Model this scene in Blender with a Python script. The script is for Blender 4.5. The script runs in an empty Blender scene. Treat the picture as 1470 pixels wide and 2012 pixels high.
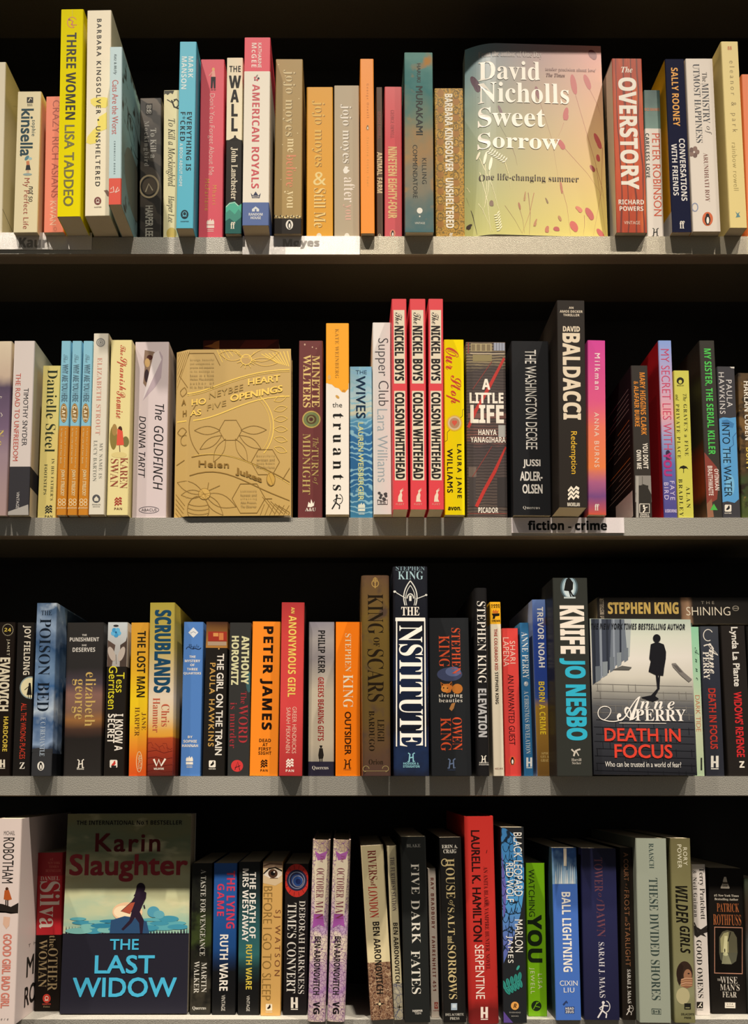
import bpy, math
import numpy as np
from mathutils import Vector, Matrix, Euler

# ---------------------------------------------------------------- camera, world, lamps, exposure
SC = bpy.context.scene
COL = SC.collection
F, PX, PY, PITCH, DIST, CAMZ = 1600.0, 675.0, 1365.0, math.atan(160.0 / 1600.0), 0.90, 1.12
cam_d = bpy.data.cameras.new('camera')
cam = bpy.data.objects.new('camera', cam_d)
COL.objects.link(cam)
cam.location = (0, -DIST, CAMZ)
cam.rotation_euler = (math.pi / 2 + PITCH, 0, 0)
cam_d.sensor_fit = 'VERTICAL'
cam_d.sensor_height = 36.0
cam_d.lens = F / 2012.0 * 36.0
cam_d.shift_x = (735.0 - PX) / 2012.0
cam_d.shift_y = (PY - 1006.0) / 2012.0
cam_d.clip_start = 0.02
SC.camera = cam

world = bpy.data.worlds.new('shop_ambient')
SC.world = world
world.use_nodes = True
world.node_tree.nodes['Background'].inputs[0].default_value = (1.0, 0.93, 0.82, 1)
world.node_tree.nodes['Background'].inputs[1].default_value = 0.11

def spot(name, loc, aim, power, size, blend, radius, col):
    d = bpy.data.lights.new(name, 'SPOT')
    d.energy, d.spot_size, d.spot_blend, d.shadow_soft_size, d.color = power, math.radians(size), blend, radius, col
    o = bpy.data.objects.new(name, d)
    COL.objects.link(o)
    o.location = loc
    o.rotation_euler = (Vector(aim) - Vector(loc)).to_track_quat('-Z', 'Y').to_euler()
    return o

WARM = (1.0, 0.89, 0.76)
NEUT = (1.0, 0.94, 0.86)
for lx, pw in ((-1.95, 470), (-0.95, 700), (0.12, 880), (1.15, 700), (2.15, 470)):       # a ceiling track of five spotlights
    spot('ceiling_spotlight', (lx, -0.90, 4.6), (0.06, -0.02, -0.45), pw, 29, 1.0, 0.035, WARM)
SC.view_settings.view_transform = 'Standard'
SC.view_settings.look = 'None'
SC.view_settings.exposure = -0.12
SC.view_settings.gamma = 1.0
SC.view_settings.use_curve_mapping = False

# ---------------------------------------------------------------- photo pixel -> point in the shop
CP, SP = math.cos(PITCH), math.sin(PITCH)
def ray(px, py):
    a, b = (px - PX) / F, (PY - py) / F
    return np.array([a, CP - b * SP, SP + b * CP])
def on_y(px, py, Y):
    d = ray(px, py)
    t = (Y + DIST) / d[1]
    return np.array([d[0] * t, Y, CAMZ + d[2] * t])
def on_z(px, py, Z):
    d = ray(px, py)
    t = (Z - CAMZ) / d[2]
    return np.array([d[0] * t, -DIST + d[1] * t, Z])

ROWY = {1: 466.0, 2: 1017.0, 3: 1525.0, 4: 2003.0}
EDGE = {0: 0.0, 1: 0.0, 2: 0.0, 3: 0.0, 4: 0.007}          # the lowest shelf sits a little further back
ZS = {r: float(on_y(PX, y, EDGE[r])[2]) for r, y in ROWY.items()}
DROP = ZS[1] - float(on_y(PX, 517, 0.02)[2])
ZS[0] = float(on_y(PX, -39, 0.02)[2]) + DROP
BACK = 0.160

# ---------------------------------------------------------------- materials
def lin(h):
    h = h.lstrip('#')
    v = [int(h[i:i + 2], 16) / 255.0 for i in (0, 2, 4)]
    return tuple((c / 12.92 if c <= 0.04045 else ((c + 0.055) / 1.055) ** 2.4) for c in v) + (1.0,)

MATS, ARTS = {}, {}
def new_mat(name, rough=0.42, metal=0.0, coat=0.0):
    m = bpy.data.materials.new(name)
    m.use_nodes = True
    b = m.node_tree.nodes['Principled BSDF']
    b.inputs['Roughness'].default_value = rough
    b.inputs['Metallic'].default_value = metal
    b.inputs['Coat Weight'].default_value = coat
    b.inputs['Coat Roughness'].default_value = 0.12
    b.inputs['Specular IOR Level'].default_value = 0.3
    return m, m.node_tree, b

def art(key, ramp=None, bil=None, nz=None, spots=(), cells=(), waves=(), rough=0.4, coat=0.0, stretch=(1, 1, 1)):
    """printed artwork: a vertical ramp (0 top .. 1 bottom) or four corner colours, plus noise layers"""
    ARTS[key] = dict(ramp=ramp, bil=bil, nz=nz, spots=spots, cells=cells, waves=waves, rough=rough, coat=coat, stretch=stretch)
    return key

def build_art(key):
    a = ARTS[key]
    m, t, b = new_mat('print_' + key, a['rough'], 0, a['coat'])
    N, L = t.nodes, t.links
    co = N.new('ShaderNodeTexCoord')
    mp = N.new('ShaderNodeMapping')
    mp.inputs['Scale'].default_value = a['stretch']
    L.new(co.outputs['Object'], mp.inputs['Vector'])
    sep = N.new('ShaderNodeSeparateXYZ')
    L.new(co.outputs['Generated'], sep.inputs[0])
    def noise(scale, detail=3):
        n = N.new('ShaderNodeTexNoise')
        n.inputs['Scale'].default_value = scale
        n.inputs['Detail'].default_value = detail
        L.new(mp.outputs[0], n.inputs['Vector'])
        return n.outputs['Fac']
    def math_(op, x, y):
        n = N.new('ShaderNodeMath')
        n.operation = op
        for i, v in enumerate((x, y)):
            if isinstance(v, (int, float)):
                n.inputs[i].default_value = v
            else:
                L.new(v, n.inputs[i])
        return n.outputs[0]
    def mix(f, c1, c2):
        n = N.new('ShaderNodeMix')
        n.data_type = 'RGBA'
        if isinstance(f, (int, float)):
            n.inputs[0].default_value = f
        else:
            L.new(f, n.inputs[0])
        for i, v in ((6, c1), (7, c2)):
            if isinstance(v, tuple):
                n.inputs[i].default_value = v
            else:
                L.new(v, n.inputs[i])
        return n.outputs[2]
    def smooth(v, lo, hi):
        n = N.new('ShaderNodeMapRange')
        n.inputs[1].default_value, n.inputs[2].default_value = lo, hi
        L.new(v, n.inputs[0])
        return n.outputs[0]
    if a['bil']:
        tl, tr, bl, br = [lin(c) for c in a['bil']]
        gx, gz = sep.outputs[0], sep.outputs[2]
        if a['nz']:
            k = math_('MULTIPLY', math_('SUBTRACT', noise(a['nz'][0]), 0.5), a['nz'][1])
            gx, gz = math_('ADD', gx, k), math_('ADD', gz, k)
        c = mix(gz, mix(gx, bl, br), mix(gx, tl, tr))
    else:
        f = math_('SUBTRACT', 1.0, sep.outputs[2])
        if a['nz']:
            f = math_('ADD', f, math_('MULTIPLY', math_('SUBTRACT', noise(a['nz'][0]), 0.5), a['nz'][1]))
        cr = N.new('ShaderNodeValToRGB')
        el = cr.color_ramp.elements
        rp = a['ramp']
        el[0].position, el[0].color = rp[0][0], lin(rp[0][1])
        el[1].position, el[1].color = rp[-1][0], lin(rp[-1][1])
        for p, h in rp[1:-1]:
            e = el.new(p)
            e.color = lin(h)
        L.new(f, cr.inputs[0])
        c = cr.outputs[0]
    for sc, hx, lo, hi in a['spots']:
        c = mix(smooth(noise(sc), lo, hi), c, lin(hx))
    for sc, hx, w in a['cells']:
        v = N.new('ShaderNodeTexVoronoi')
        v.feature = 'DISTANCE_TO_EDGE'
        v.inputs['Scale'].default_value = sc
        wv = N.new('ShaderNodeVectorMath')
        wv.operation = 'MULTIPLY_ADD'
        nn = N.new('ShaderNodeTexNoise')
        nn.inputs['Scale'].default_value = sc * 0.9
        L.new(mp.outputs[0], nn.inputs['Vector'])
        L.new(nn.outputs['Color'], wv.inputs[0])
        wv.inputs[1].default_value = (0.9 / sc,) * 3
        L.new(mp.outputs[0], wv.inputs[2])
        L.new(wv.outputs[0], v.inputs['Vector'])
        c = mix(smooth(v.outputs['Distance'], w, w * 0.5), c, lin(hx))
    for sc, dist, hx, lo, hi, axis in a['waves']:
        w = N.new('ShaderNodeTexWave')
        w.bands_direction = axis
        w.inputs['Scale'].default_value = sc
        w.inputs['Distortion'].default_value = dist
        w.inputs['Detail'].default_value = 3
        L.new(mp.outputs[0], w.inputs['Vector'])
        c = mix(smooth(w.outputs['Fac'], lo, hi), c, lin(hx))
    L.new(c, b.inputs['Base Color'])
    return m

def mat(spec):
    """'#rrggbb' card, 'g#rrggbb' glossy card, 'f#rrggbb' foil, 'i#rrggbb' ink, or the key of an art()"""
    if spec in MATS:
        return MATS[spec]
    if spec in ARTS:
        m = build_art(spec)
    else:
        k, h = (spec[0], spec[1:]) if spec[0] != '#' else ('', spec)
        m, t, b = new_mat({'': 'card', 'g': 'gloss_card', 'f': 'foil', 'i': 'ink'}[k] + '_' + h[1:],
                          {'': 0.42, 'g': 0.16, 'f': 0.34, 'i': 0.45}[k], 0.85 if k == 'f' else 0.0)
        b.inputs['Base Color'].default_value = lin(h)
        if k in ('', 'i') and max(lin(h)[:3]) < 0.12:
            b.inputs['Specular IOR Level'].default_value = 0.12
    MATS[spec] = m
    return m

def paper_mat():
    m, t, b = new_mat('page_edges', 0.8)
    N, L = t.nodes, t.links
    co = N.new('ShaderNodeTexCoord')
    w = N.new('ShaderNodeTexWave')
    w.bands_direction = 'X'
    w.inputs['Scale'].default_value = 700
    w.inputs['Distortion'].default_value = 1.5
    L.new(co.outputs['Object'], w.inputs['Vector'])
    cr = N.new('ShaderNodeValToRGB')
    cr.color_ramp.elements[0].color = lin('#a89a80')
    cr.color_ramp.elements[1].color = lin('#d8ccb0')
    L.new(w.outputs['Fac'], cr.inputs[0])
    L.new(cr.outputs[0], b.inputs['Base Color'])
    return m
MATS['paper'] = paper_mat()

def metal_mat(name, c1, c2, scale, rough, metal, bump):
    m, t, b = new_mat(name, rough, metal)
    N, L = t.nodes, t.links
    co = N.new('ShaderNodeTexCoord')
    n = N.new('ShaderNodeTexNoise')
    n.inputs['Scale'].default_value = scale
    n.inputs['Detail'].default_value = 4
    L.new(co.outputs['Object'], n.inputs['Vector'])
    cr = N.new('ShaderNodeValToRGB')
    cr.color_ramp.elements[0].position, cr.color_ramp.elements[1].position = 0.35, 0.65
    cr.color_ramp.elements[0].color, cr.color_ramp.elements[1].color = lin(c1), lin(c2)
    L.new(n.outputs['Fac'], cr.inputs[0])
    L.new(cr.outputs[0], b.inputs['Base Color'])
    bp = N.new('ShaderNodeBump')
    bp.inputs['Strength'].default_value = bump
    bp.inputs['Distance'].default_value = 0.001
    L.new(n.outputs['Fac'], bp.inputs['Height'])
    L.new(bp.outputs[0], b.inputs['Normal'])
    MATS[name] = m
    return name
metal_mat('grey_powder_coat', '#a5a299', '#b5b2a8', 900, 0.40, 0.35, 0.35)
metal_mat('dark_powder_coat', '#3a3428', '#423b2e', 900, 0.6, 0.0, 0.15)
metal_mat('black_powder_coat', '#191817', '#1d1c1b', 700, 0.7, 0.0, 0.1)
metal_mat('brown_lip', '#6e6152', '#786a5a', 900, 0.5, 0.1, 0.1)
metal_mat('silver_card', '#d4d0cc', '#e4e0da', 1600, 0.40, 0.45, 0.35)
metal_mat('rail_card', '#a39b88', '#b8b09c', 1200, 0.42, 0.35, 0.4)
metal_mat('white_card', '#e2dadb', '#e6dedf', 600, 0.5, 0.0, 0.05)
metal_mat('shop_floor', '#55504a', '#5c5750', 20, 0.6, 0.0, 0.05)

# ---------------------------------------------------------------- mesh helpers
def mesh_obj(name, verts, faces, mats, idx=None, parent=None):
    me = bpy.data.meshes.new(name)
    me.from_pydata([tuple(v) for v in verts], [], faces)
    for s in mats:
        me.materials.append(mat(s))
    if idx is not None:
        me.polygons.foreach_set('material_index', idx)
    me.update()
    o = bpy.data.objects.new(name, me)
    COL.objects.link(o)
    if parent is not None:
        o.parent = parent
    return o

def box(x0, x1, y0, y1, z0, z1):
    v = [(x, y, z) for x in (x0, x1) for y in (y0, y1) for z in (z0, z1)]
    f = [(0, 1, 3, 2), (4, 6, 7, 5), (0, 4, 5, 1), (2, 3, 7, 6), (0, 2, 6, 4), (1, 5, 7, 3)]
    return v, f

def tag(o, label, cat, group=None, kind=None):
    o['label'] = label
    o['category'] = cat
    if group:
        o['group'] = group
    if kind:
        o['kind'] = kind
    return o

def empty(name, loc, rot=None):
    o = bpy.data.objects.new(name, None)
    o.empty_display_size = 0.02
    COL.objects.link(o)
    o.location = loc
    if rot is not None:
        o.rotation_euler = rot
    return o

# ---------------------------------------------------------------- lettering: glyph alphabets of the built-in font
def alpha(s, up, lo, dg, holes={}):
    out = ''
    for ch in s:
        if 'A' <= ch <= 'Z':
            out += holes.get(ch, chr(up + ord(ch) - 65))
        elif 'a' <= ch <= 'z':
            out += holes.get(ch, chr(lo + ord(ch) - 97))
        elif '0' <= ch <= '9' and dg:
            out += chr(dg + ord(ch) - 48)
        else:
            out += ch
    return out
# font code: (alphabet, stroke offset)
FONTS = {
    'r': (None, 0.0), 'm': (None, 0.0), 'l': (None, -0.010), 'k': ((0x1D5D4, 0x1D5EE, 0x1D7EC), 0.0),
    'b': ((0x1D5D4, 0x1D5EE, 0x1D7EC), 0.0), 'x': ((0x1D5D4, 0x1D5EE, 0x1D7EC), 0.0), 'i': ((0x1D608, 0x1D622, 0), 0.0), 'bi': ((0x1D63C, 0x1D656, 0x1D7EC), 0.0),
    's': ((0x1D400, 0x1D41A, 0x1D7CE), -0.009), 'sb': ((0x1D400, 0x1D41A, 0x1D7CE), 0.0),
    'si': ((0x1D434, 0x1D44E, 0), 0.0), 'sbi': ((0x1D468, 0x1D482, 0), 0.0),
    'c': ((0x1D4D0, 0x1D4EA, 0), -0.008), 'cb': ((0x1D4D0, 0x1D4EA, 0), 0.0),
}
FAT = {'m': 0.022, 'x': 0.020, 'k': 0.024}      # extra stroke weight, as a share of the letter height
TEXTS = []      # (book, part, string, font, colour, place(a, b) -> local point, width, height)

def flush_texts():
    objs = []
    for i, T in enumerate(TEXTS):
        al, off = FONTS[T['f']]
        s = T['s']
        if al:
            s = alpha(s, *al, holes={'h': '\u210e'} if T['f'] == 'si' else {})
        cu = bpy.data.curves.new('lettering', 'FONT')
        cu.body = s
        cu.offset = off
        cu.resolution_u = 3
        cu.fill_mode = 'FRONT'
        o = bpy.data.objects.new('lettering', cu)
        COL.objects.link(o)
        objs.append(o)
    bpy.context.view_layer.update()
    for o, T in zip(objs, TEXTS):        # open the letter spacing where the photo shows wide-set lettering
        w, h = o.dimensions.x, o.dimensions.y
        n = len(T['s'])
        if n > 1 and w > 0 and h > 0:
            k = (T['w'] / T['h']) / (w / h)
            if k > 1.12:
                o.data.space_character = min(1.0 + (k / 1.06 - 1.0) * w / (w * 0.95) , 2.4)
    bpy.context.view_layer.update()
    dg = bpy.context.evaluated_depsgraph_get()
    for o, T in zip(objs, TEXTS):
        ev = o.evaluated_get(dg)
        me = ev.to_mesh()
        n = len(me.vertices)
        if n == 0:
            print('EMPTY TEXT', T['s'])
            ev.to_mesh_clear()
            continue
        co = np.empty(n * 3)
        me.vertices.foreach_get('co', co)
        co = co.reshape(-1, 3)
        fs = [tuple(p.vertices) for p in me.polygons]
        ev.to_mesh_clear()
        mn, mx = co.min(0), co.max(0)
        a = (co[:, 0] - mn[0]) / max(mx[0] - mn[0], 1e-6)
        b = (co[:, 1] - mn[1]) / max(mx[1] - mn[1], 1e-6)
        fat, dep = FAT.get(T['f'], 0.0), 0.0
        if fat:
            da, n0 = fat * T['h'] / max(T['w'], 1e-6), len(a)
            a, b = da + a * (1 - 2 * da), fat + b * (1 - 2 * fat)
            shifts = [(-da, -fat), (da, -fat), (-da, fat), (da, fat)]
            a = np.concatenate([a + p for p, q in shifts])
            b = np.concatenate([b + q for p, q in shifts])
            dep = np.repeat([0.0, 3e-6, 6e-6, 9e-6], n0)
            fs = [tuple(k + n0 * j for k in f) for j in range(4) for f in fs]
        pts = T['place'](a, b, d=dep)
        PIECES.append(dict(book=T['book'], part=T['part'], c=T['c'], v=[tuple(q) for q in pts], f=fs))
    cus = [o.data for o in objs]
    bpy.data.batch_remove(objs)
    bpy.data.batch_remove(cus)
    by = {}
    for p in PIECES:                     # marks of one part that lie close together are one mesh, marks far apart are meshes of their own
        v = np.array(p['v'])
        p['lo'], p['hi'] = v.min(0), v.max(0)
        by.setdefault((p['book'], p['part']), []).append(p)
    for (bk_, part), ps in by.items():
        n = len(ps)
        lo, hi = np.array([p['lo'] for p in ps]), np.array([p['hi'] for p in ps])
        sz = (hi - lo).max(1)
        gap = np.linalg.norm(np.maximum(0, np.maximum(lo[:, None] - hi[None], lo[None] - hi[:, None])), axis=2)
        near = gap <= np.maximum(0.018, 0.45 * np.maximum(sz[:, None], sz[None]))
        left = list(range(n))
        while left:
            q, comp = [left.pop(0)], []
            while q:
                k = q.pop()
                comp.append(k)
                for j in [j for j in left if near[k, j]]:
                    left.remove(j)
                    q.append(j)
            g = dict(v=[], f=[], m=[], i=[])
            for k in sorted(comp):
                p = ps[k]
                base = len(g['v'])
                g['v'].extend(p['v'])
                g['f'].extend(tuple(x + base for x in f) for f in p['f'])
                if p['c'] not in g['m']:
                    g['m'].append(p['c'])
                g['i'].extend([g['m'].index(p['c'])] * len(p['f']))
            mesh_obj(part, g['v'], g['f'], g['m'], g['i'], BOOKS[bk_])

PIECES = []
BOOKS = []
PART = {'T': 'title', 'A': 'author_name', 'P': 'publisher_mark', 'C': 'cover_art', 'G': 'tagline'}

# items of a book: coordinates are photo-crop pixels (or a fraction of the spine width when |x| <= 1.5)
def t(s, x0, x1, y0, y1, c, f='b', p='T', F='S'):      # lettering that runs down the spine
    return ('t', s, x0, x1, y0, y1, c, f, p, F)
def h(s, x0, x1, y0, y1, c, f='b', p='T', F='S', dy=0):      # upright lettering, its base line rising dy crop pixels
    return ('h', s, x0, x1, y0, y1, c, f, p, F, dy)
def G(pts, c, p='C', F='S'):                            # polygon
    return ('g', pts, c, p, F)
def R(x0, x1, y0, y1, c, p='C', F='S'):
    return ('g', [(x0, y0), (x1, y0), (x1, y1), (x0, y1)], c, p, F)
def E(x, y, rx, ry, c, p='C', F='S', n=28, rot=0):
    cs, sn = math.cos(math.radians(rot)), math.sin(math.radians(rot))
    q = [(rx * math.cos(2 * math.pi * k / n), ry * math.sin(2 * math.pi * k / n)) for k in range(n)]
    return ('g', [(x + a * cs - b * sn, y + a * sn + b * cs) for a, b in q], c, p, F)
def L(pts, w, c, p='C', F='S', taper=False):            # stroke of width w
    return ('l', pts, w, c, p, F, taper)
def O(x, y, rx, ry, w, c, p='C', F='S', n=28, a0=0, a1=360):
    q = [(x + rx * math.cos(math.radians(a0 + (a1 - a0) * k / n)), y + ry * math.sin(math.radians(a0 + (a1 - a0) * k / n))) for k in range(n + 1)]
    return ('l', q, w, c, p, F, False)

# publishers' marks
def penguin(x, y, r, bg, fg='i#f2ece0', body='i#1a1a1a'):
    return [E(x, y, r * .78, r, bg, 'P'), E(x, y + r * .12, r * .42, r * .66, body, 'P'), E(x, y - r * .5, r * .26, r * .28, body, 'P'),
            E(x + r * .03, y + r * .2, r * .2, r * .48, fg, 'P'), G([(x - r * .3, y + r * .72), (x + r * .4, y + r * .72), (x + r * .2, y + r * .84), (x - r * .2, y + r * .84)], body, 'P')]
def pan(x, y, w, c, txt=None, tc=None):
    o = []
    for dy in (-.62, 0.0, .62):
        yy = y + dy * w * .55
        o.append(G([(x - w * .5, yy + w * .2), (x - w * .2, yy - w * .16), (x + w * .02, yy + .08 * w), (x + w * .22, yy - w * .18), (x + w * .5, yy - w * .02),
                    (x + w * .42, yy + w * .2), (x + w * .2, yy + w * .04), (x, yy + w * .3), (x - w * .2, yy + w * .08), (x - w * .42, yy + w * .34)], c, 'P'))
    if txt:
        o.append(h(txt, x - w * .52, x + w * .52, y + w * .86, y + w * 1.16, tc or c, 'b', 'P'))
    return o
def headline(x, y, w, c):
    q = w * .5
    return [G([(x - q, y - w * .75), (x - q * .3, y - w * .75), (x - q * .3, y - .05 * w), (x + q * .3, y - .05 * w), (x + q * .3, y - w * .75), (x + q, y - w * .75),
               (x + q, y + w * .75), (x + q * .3, y + w * .75), (x + q * .3, y + .2 * w), (x - q * .3, y + .2 * w), (x - q * .3, y + w * .75), (x - q, y + w * .75)], c, 'P'),
            R(x - q, x + q, y + w * .85, y + w * .98, c, 'P')]
def hodder(x, y, w, c):
    return [L([(x - w * .42, y - w * .6), (x - w * .18, y - w * .45), (x - w * .3, y + w * .6), (x - w * .5, y + w * .55)], w * .17, c, 'P'),
            L([(x + w * .5, y - w * .62), (x + w * .25, y - w * .45), (x + w * .3, y + w * .6), (x + w * .5, y + w * .5)], w * .17, c, 'P'),
            L([(x - w * .25, y + w * .08), (x + w * .28, y - w * .05)], w * .16, c, 'P')]
def flame(x, y, w, c):      # three flames over water
    return [G([(x - w * .5, y), (x - w * .5, y - w * .35), (x - w * .3, y - w * .6), (x - w * .24, y - w * .4), (x, y - w * .75), (x + w * .1, y - w * .42), (x + w * .34, y - w * .68), (x + w * .5, y - w * .35), (x + w * .5, y)], c, 'P'),
            R(x - w * .5, x + w * .5, y + w * .1, y + w * .45, c, 'P'), R(x - w * .42, x + w * .42, y + w * .62, y + w * .68, c, 'P'), R(x - w * .42, x + w * .42, y + w * .82, y + w * .88, c, 'P')]
def ff(x, y, w, c):
    return [h('ff', x - w * .5, x + w * .5, y - w * .7, y + w * .7, c, 'sb', 'P')]
def badge(x, y, w, c, ink, txt=None):
    o = [G([(x - w * .4, y - w * .5), (x + w * .4, y - w * .5), (x + w * .5, y - w * .4), (x + w * .5, y + w * .4), (x + w * .4, y + w * .5), (x - w * .4, y + w * .5), (x - w * .5, y + w * .4), (x - w * .5, y - w * .4)], c, 'P'),
         E(x, y + w * .05, w * .32, w * .16, ink, 'P', rot=-35), E(x + w * .08, y - w * .12, w * .12, w * .3, ink, 'P', rot=20)]
    if txt:
        o += [h(txt, x - w * .5, x + w * .5, y + w * .62, y + w * .8, c, 'b', 'P')]
    return o
def archer(x, y, w, c):
    return [E(x, y - w * .6, w * .13, w * .14, c, 'P'), L([(x, y - w * .45), (x - w * .1, y + w * .1), (x - w * .5, y + w * .75)], w * .14, c, 'P'),
            L([(x - w * .1, y + w * .1), (x + w * .3, y + w * .4), (x + w * .25, y + w * .75)], w * .13, c, 'P'),
            L([(x, y - w * .35), (x + w * .45, y - w * .3)], w * .1, c, 'P'), L([(x - w * .05, y - w * .3), (x - w * .35, y - w * .1), (x - w * .2, y + w * .05)], w * .09, c, 'P'),
            O(x + w * .2, y - w * .25, w * .4, w * .5, w * .07, c, 'P', a0=-80, a1=80, n=12)]
def stamp(x, y, w, c, ink='i#e8e0d0'):
    return [E(x, y, w * .5, w * .55, c, 'P'), O(x, y - w * .05, w * .2, w * .22, w * .07, ink, 'P'), R(x - w * .25, x + w * .25, y + w * .2, y + w * .27, ink, 'P')]

ZONE = {'a': (0, 0, 3.797), 'b': (340, 50, 3.868), 'c': (700, 70, 3.868), 'e': (1090, 60, 3.868), 'N': (890, 70, 4.3235), 'f': (0, 640, 3.868),
        'g': (340, 600, 3.868), 'Q': (320, 650, 4.907), 'h': (680, 570, 3.868), 'i': (1040, 570, 3.4186), 'j': (0, 1150, 3.973), 'k': (340, 1150, 3.868),
        'l': (700, 1090, 3.675), 'm': (1070, 1110, 3.675), 'n': (0, 1582, 3.675), 'o': (360, 1620, 3.868), 'p': (690, 1582, 3.769), 'q': (1070, 1602, 3.675)}

def cover_mesh(T, W, H, spine, side, hard, quad, yz):
    c = 0.0018 if hard else 0.0004
    r = min(0.0045, T * .3) if hard else min(0.0012, T * .12)
    ns = 5 if hard else 3
    arcl = [(-T / 2 + r - r * math.cos(k * math.pi / 2 / ns), r - r * math.sin(k * math.pi / 2 / ns)) for k in range(ns + 1)]
    outer = [(-T / 2, W)] + arcl + [(-x, y) for x, y in reversed(arcl)] + [(T / 2, W)]
    inner = [(T / 2 - c, W), (T / 2 - c, c), (-T / 2 + c, c), (-T / 2 + c, W)]
    bands = spine if isinstance(spine, list) else [(spine, None)]
    zs = [H] + [yz(b[1]) for b in bands[:-1]] + [0.0]
    specs = [b[0] for b in bands]
    mats = list(dict.fromkeys(specs + ([side] if side else [])))
    V, Fc, I = [], [], []
    n = len(outer)
    for k in range(len(zs) - 1):
        base = len(V)
        for z in (zs[k + 1], zs[k]):
            V += [(x, y, z) for x, y in outer]
        for j in range(n - 1):
            Fc.append((base + j, base + j + 1, base + n + j + 1, base + n + j))
            is_side = j == 0 or j == n - 2
            I.append(mats.index(side if (is_side and side) else specs[k]))
    base = len(V)
    for z in (0.0, H):
        V += [(x, y, z) for x, y in inner]
    for j in range(3):
        Fc.append((base + j, base + j + 1, base + 4 + j + 1, base + 4 + j))
        I.append(mats.index(side or specs[0]))
    for z, s in ((0.0, specs[-1]), (H, specs[0])):
        base = len(V)
        ring = outer + inner
        V += [(x, y, z) for x, y in ring]
        ids = tuple(range(base, base + len(ring)))
        Fc.append(ids if z > 0 else ids[::-1])
        I.append(mats.index(side or s))
    return V, Fc, mats, I

def face_mesh(T, W, H, front, side, bend, yz):
    c = 0.0005
    us = [0, .02, .04, .06, .08, .1, .12, .15, .18, .22, .26, .3, .4, .6, .8, 1.0]
    fo = [((u - .5) * T, bend(u)) for u in us]
    outer = [(T / 2, W)] + [(-T / 2, W)] + fo                  # back, spine at the left, front
    inner = [(x if 0 < i else x + c, y + c) for i, (x, y) in enumerate(fo)][::-1] + [(-T / 2 + c, W - c), (T / 2, W - c)]
    bands = front if isinstance(front, list) else [(front, None)]
    zs = [H] + [yz(b[1]) for b in bands[:-1]] + [0.0]
    specs = [b[0] for b in bands]
    mats = list(dict.fromkeys(specs + [side]))
    V, Fc, I = [], [], []
    n = len(outer)
    for k in range(len(zs) - 1):
        base = len(V)
        for z in (zs[k + 1], zs[k]):
            V += [(x, y, z) for x, y in outer]
        for j in range(n - 1):
            Fc.append((base + j, base + j + 1, base + n + j + 1, base + n + j))
            I.append(mats.index(side if j < 2 else specs[k]))
    base = len(V)
    m = len(inner)
    for z in (0.0, H):
        V += [(x, y, z) for x, y in inner]
    for j in range(m - 1):
        Fc.append((base + j, base + j + 1, base + m + j + 1, base + m + j))
        I.append(mats.index(side))
    for z in (0.0, H):
        base = len(V)
        ring = outer + inner
        V += [(x, y, z) for x, y in ring]
        Fc.append(tuple(range(base, base + len(ring))))
        I.append(mats.index(side))
    return V, Fc, mats, I

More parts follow.
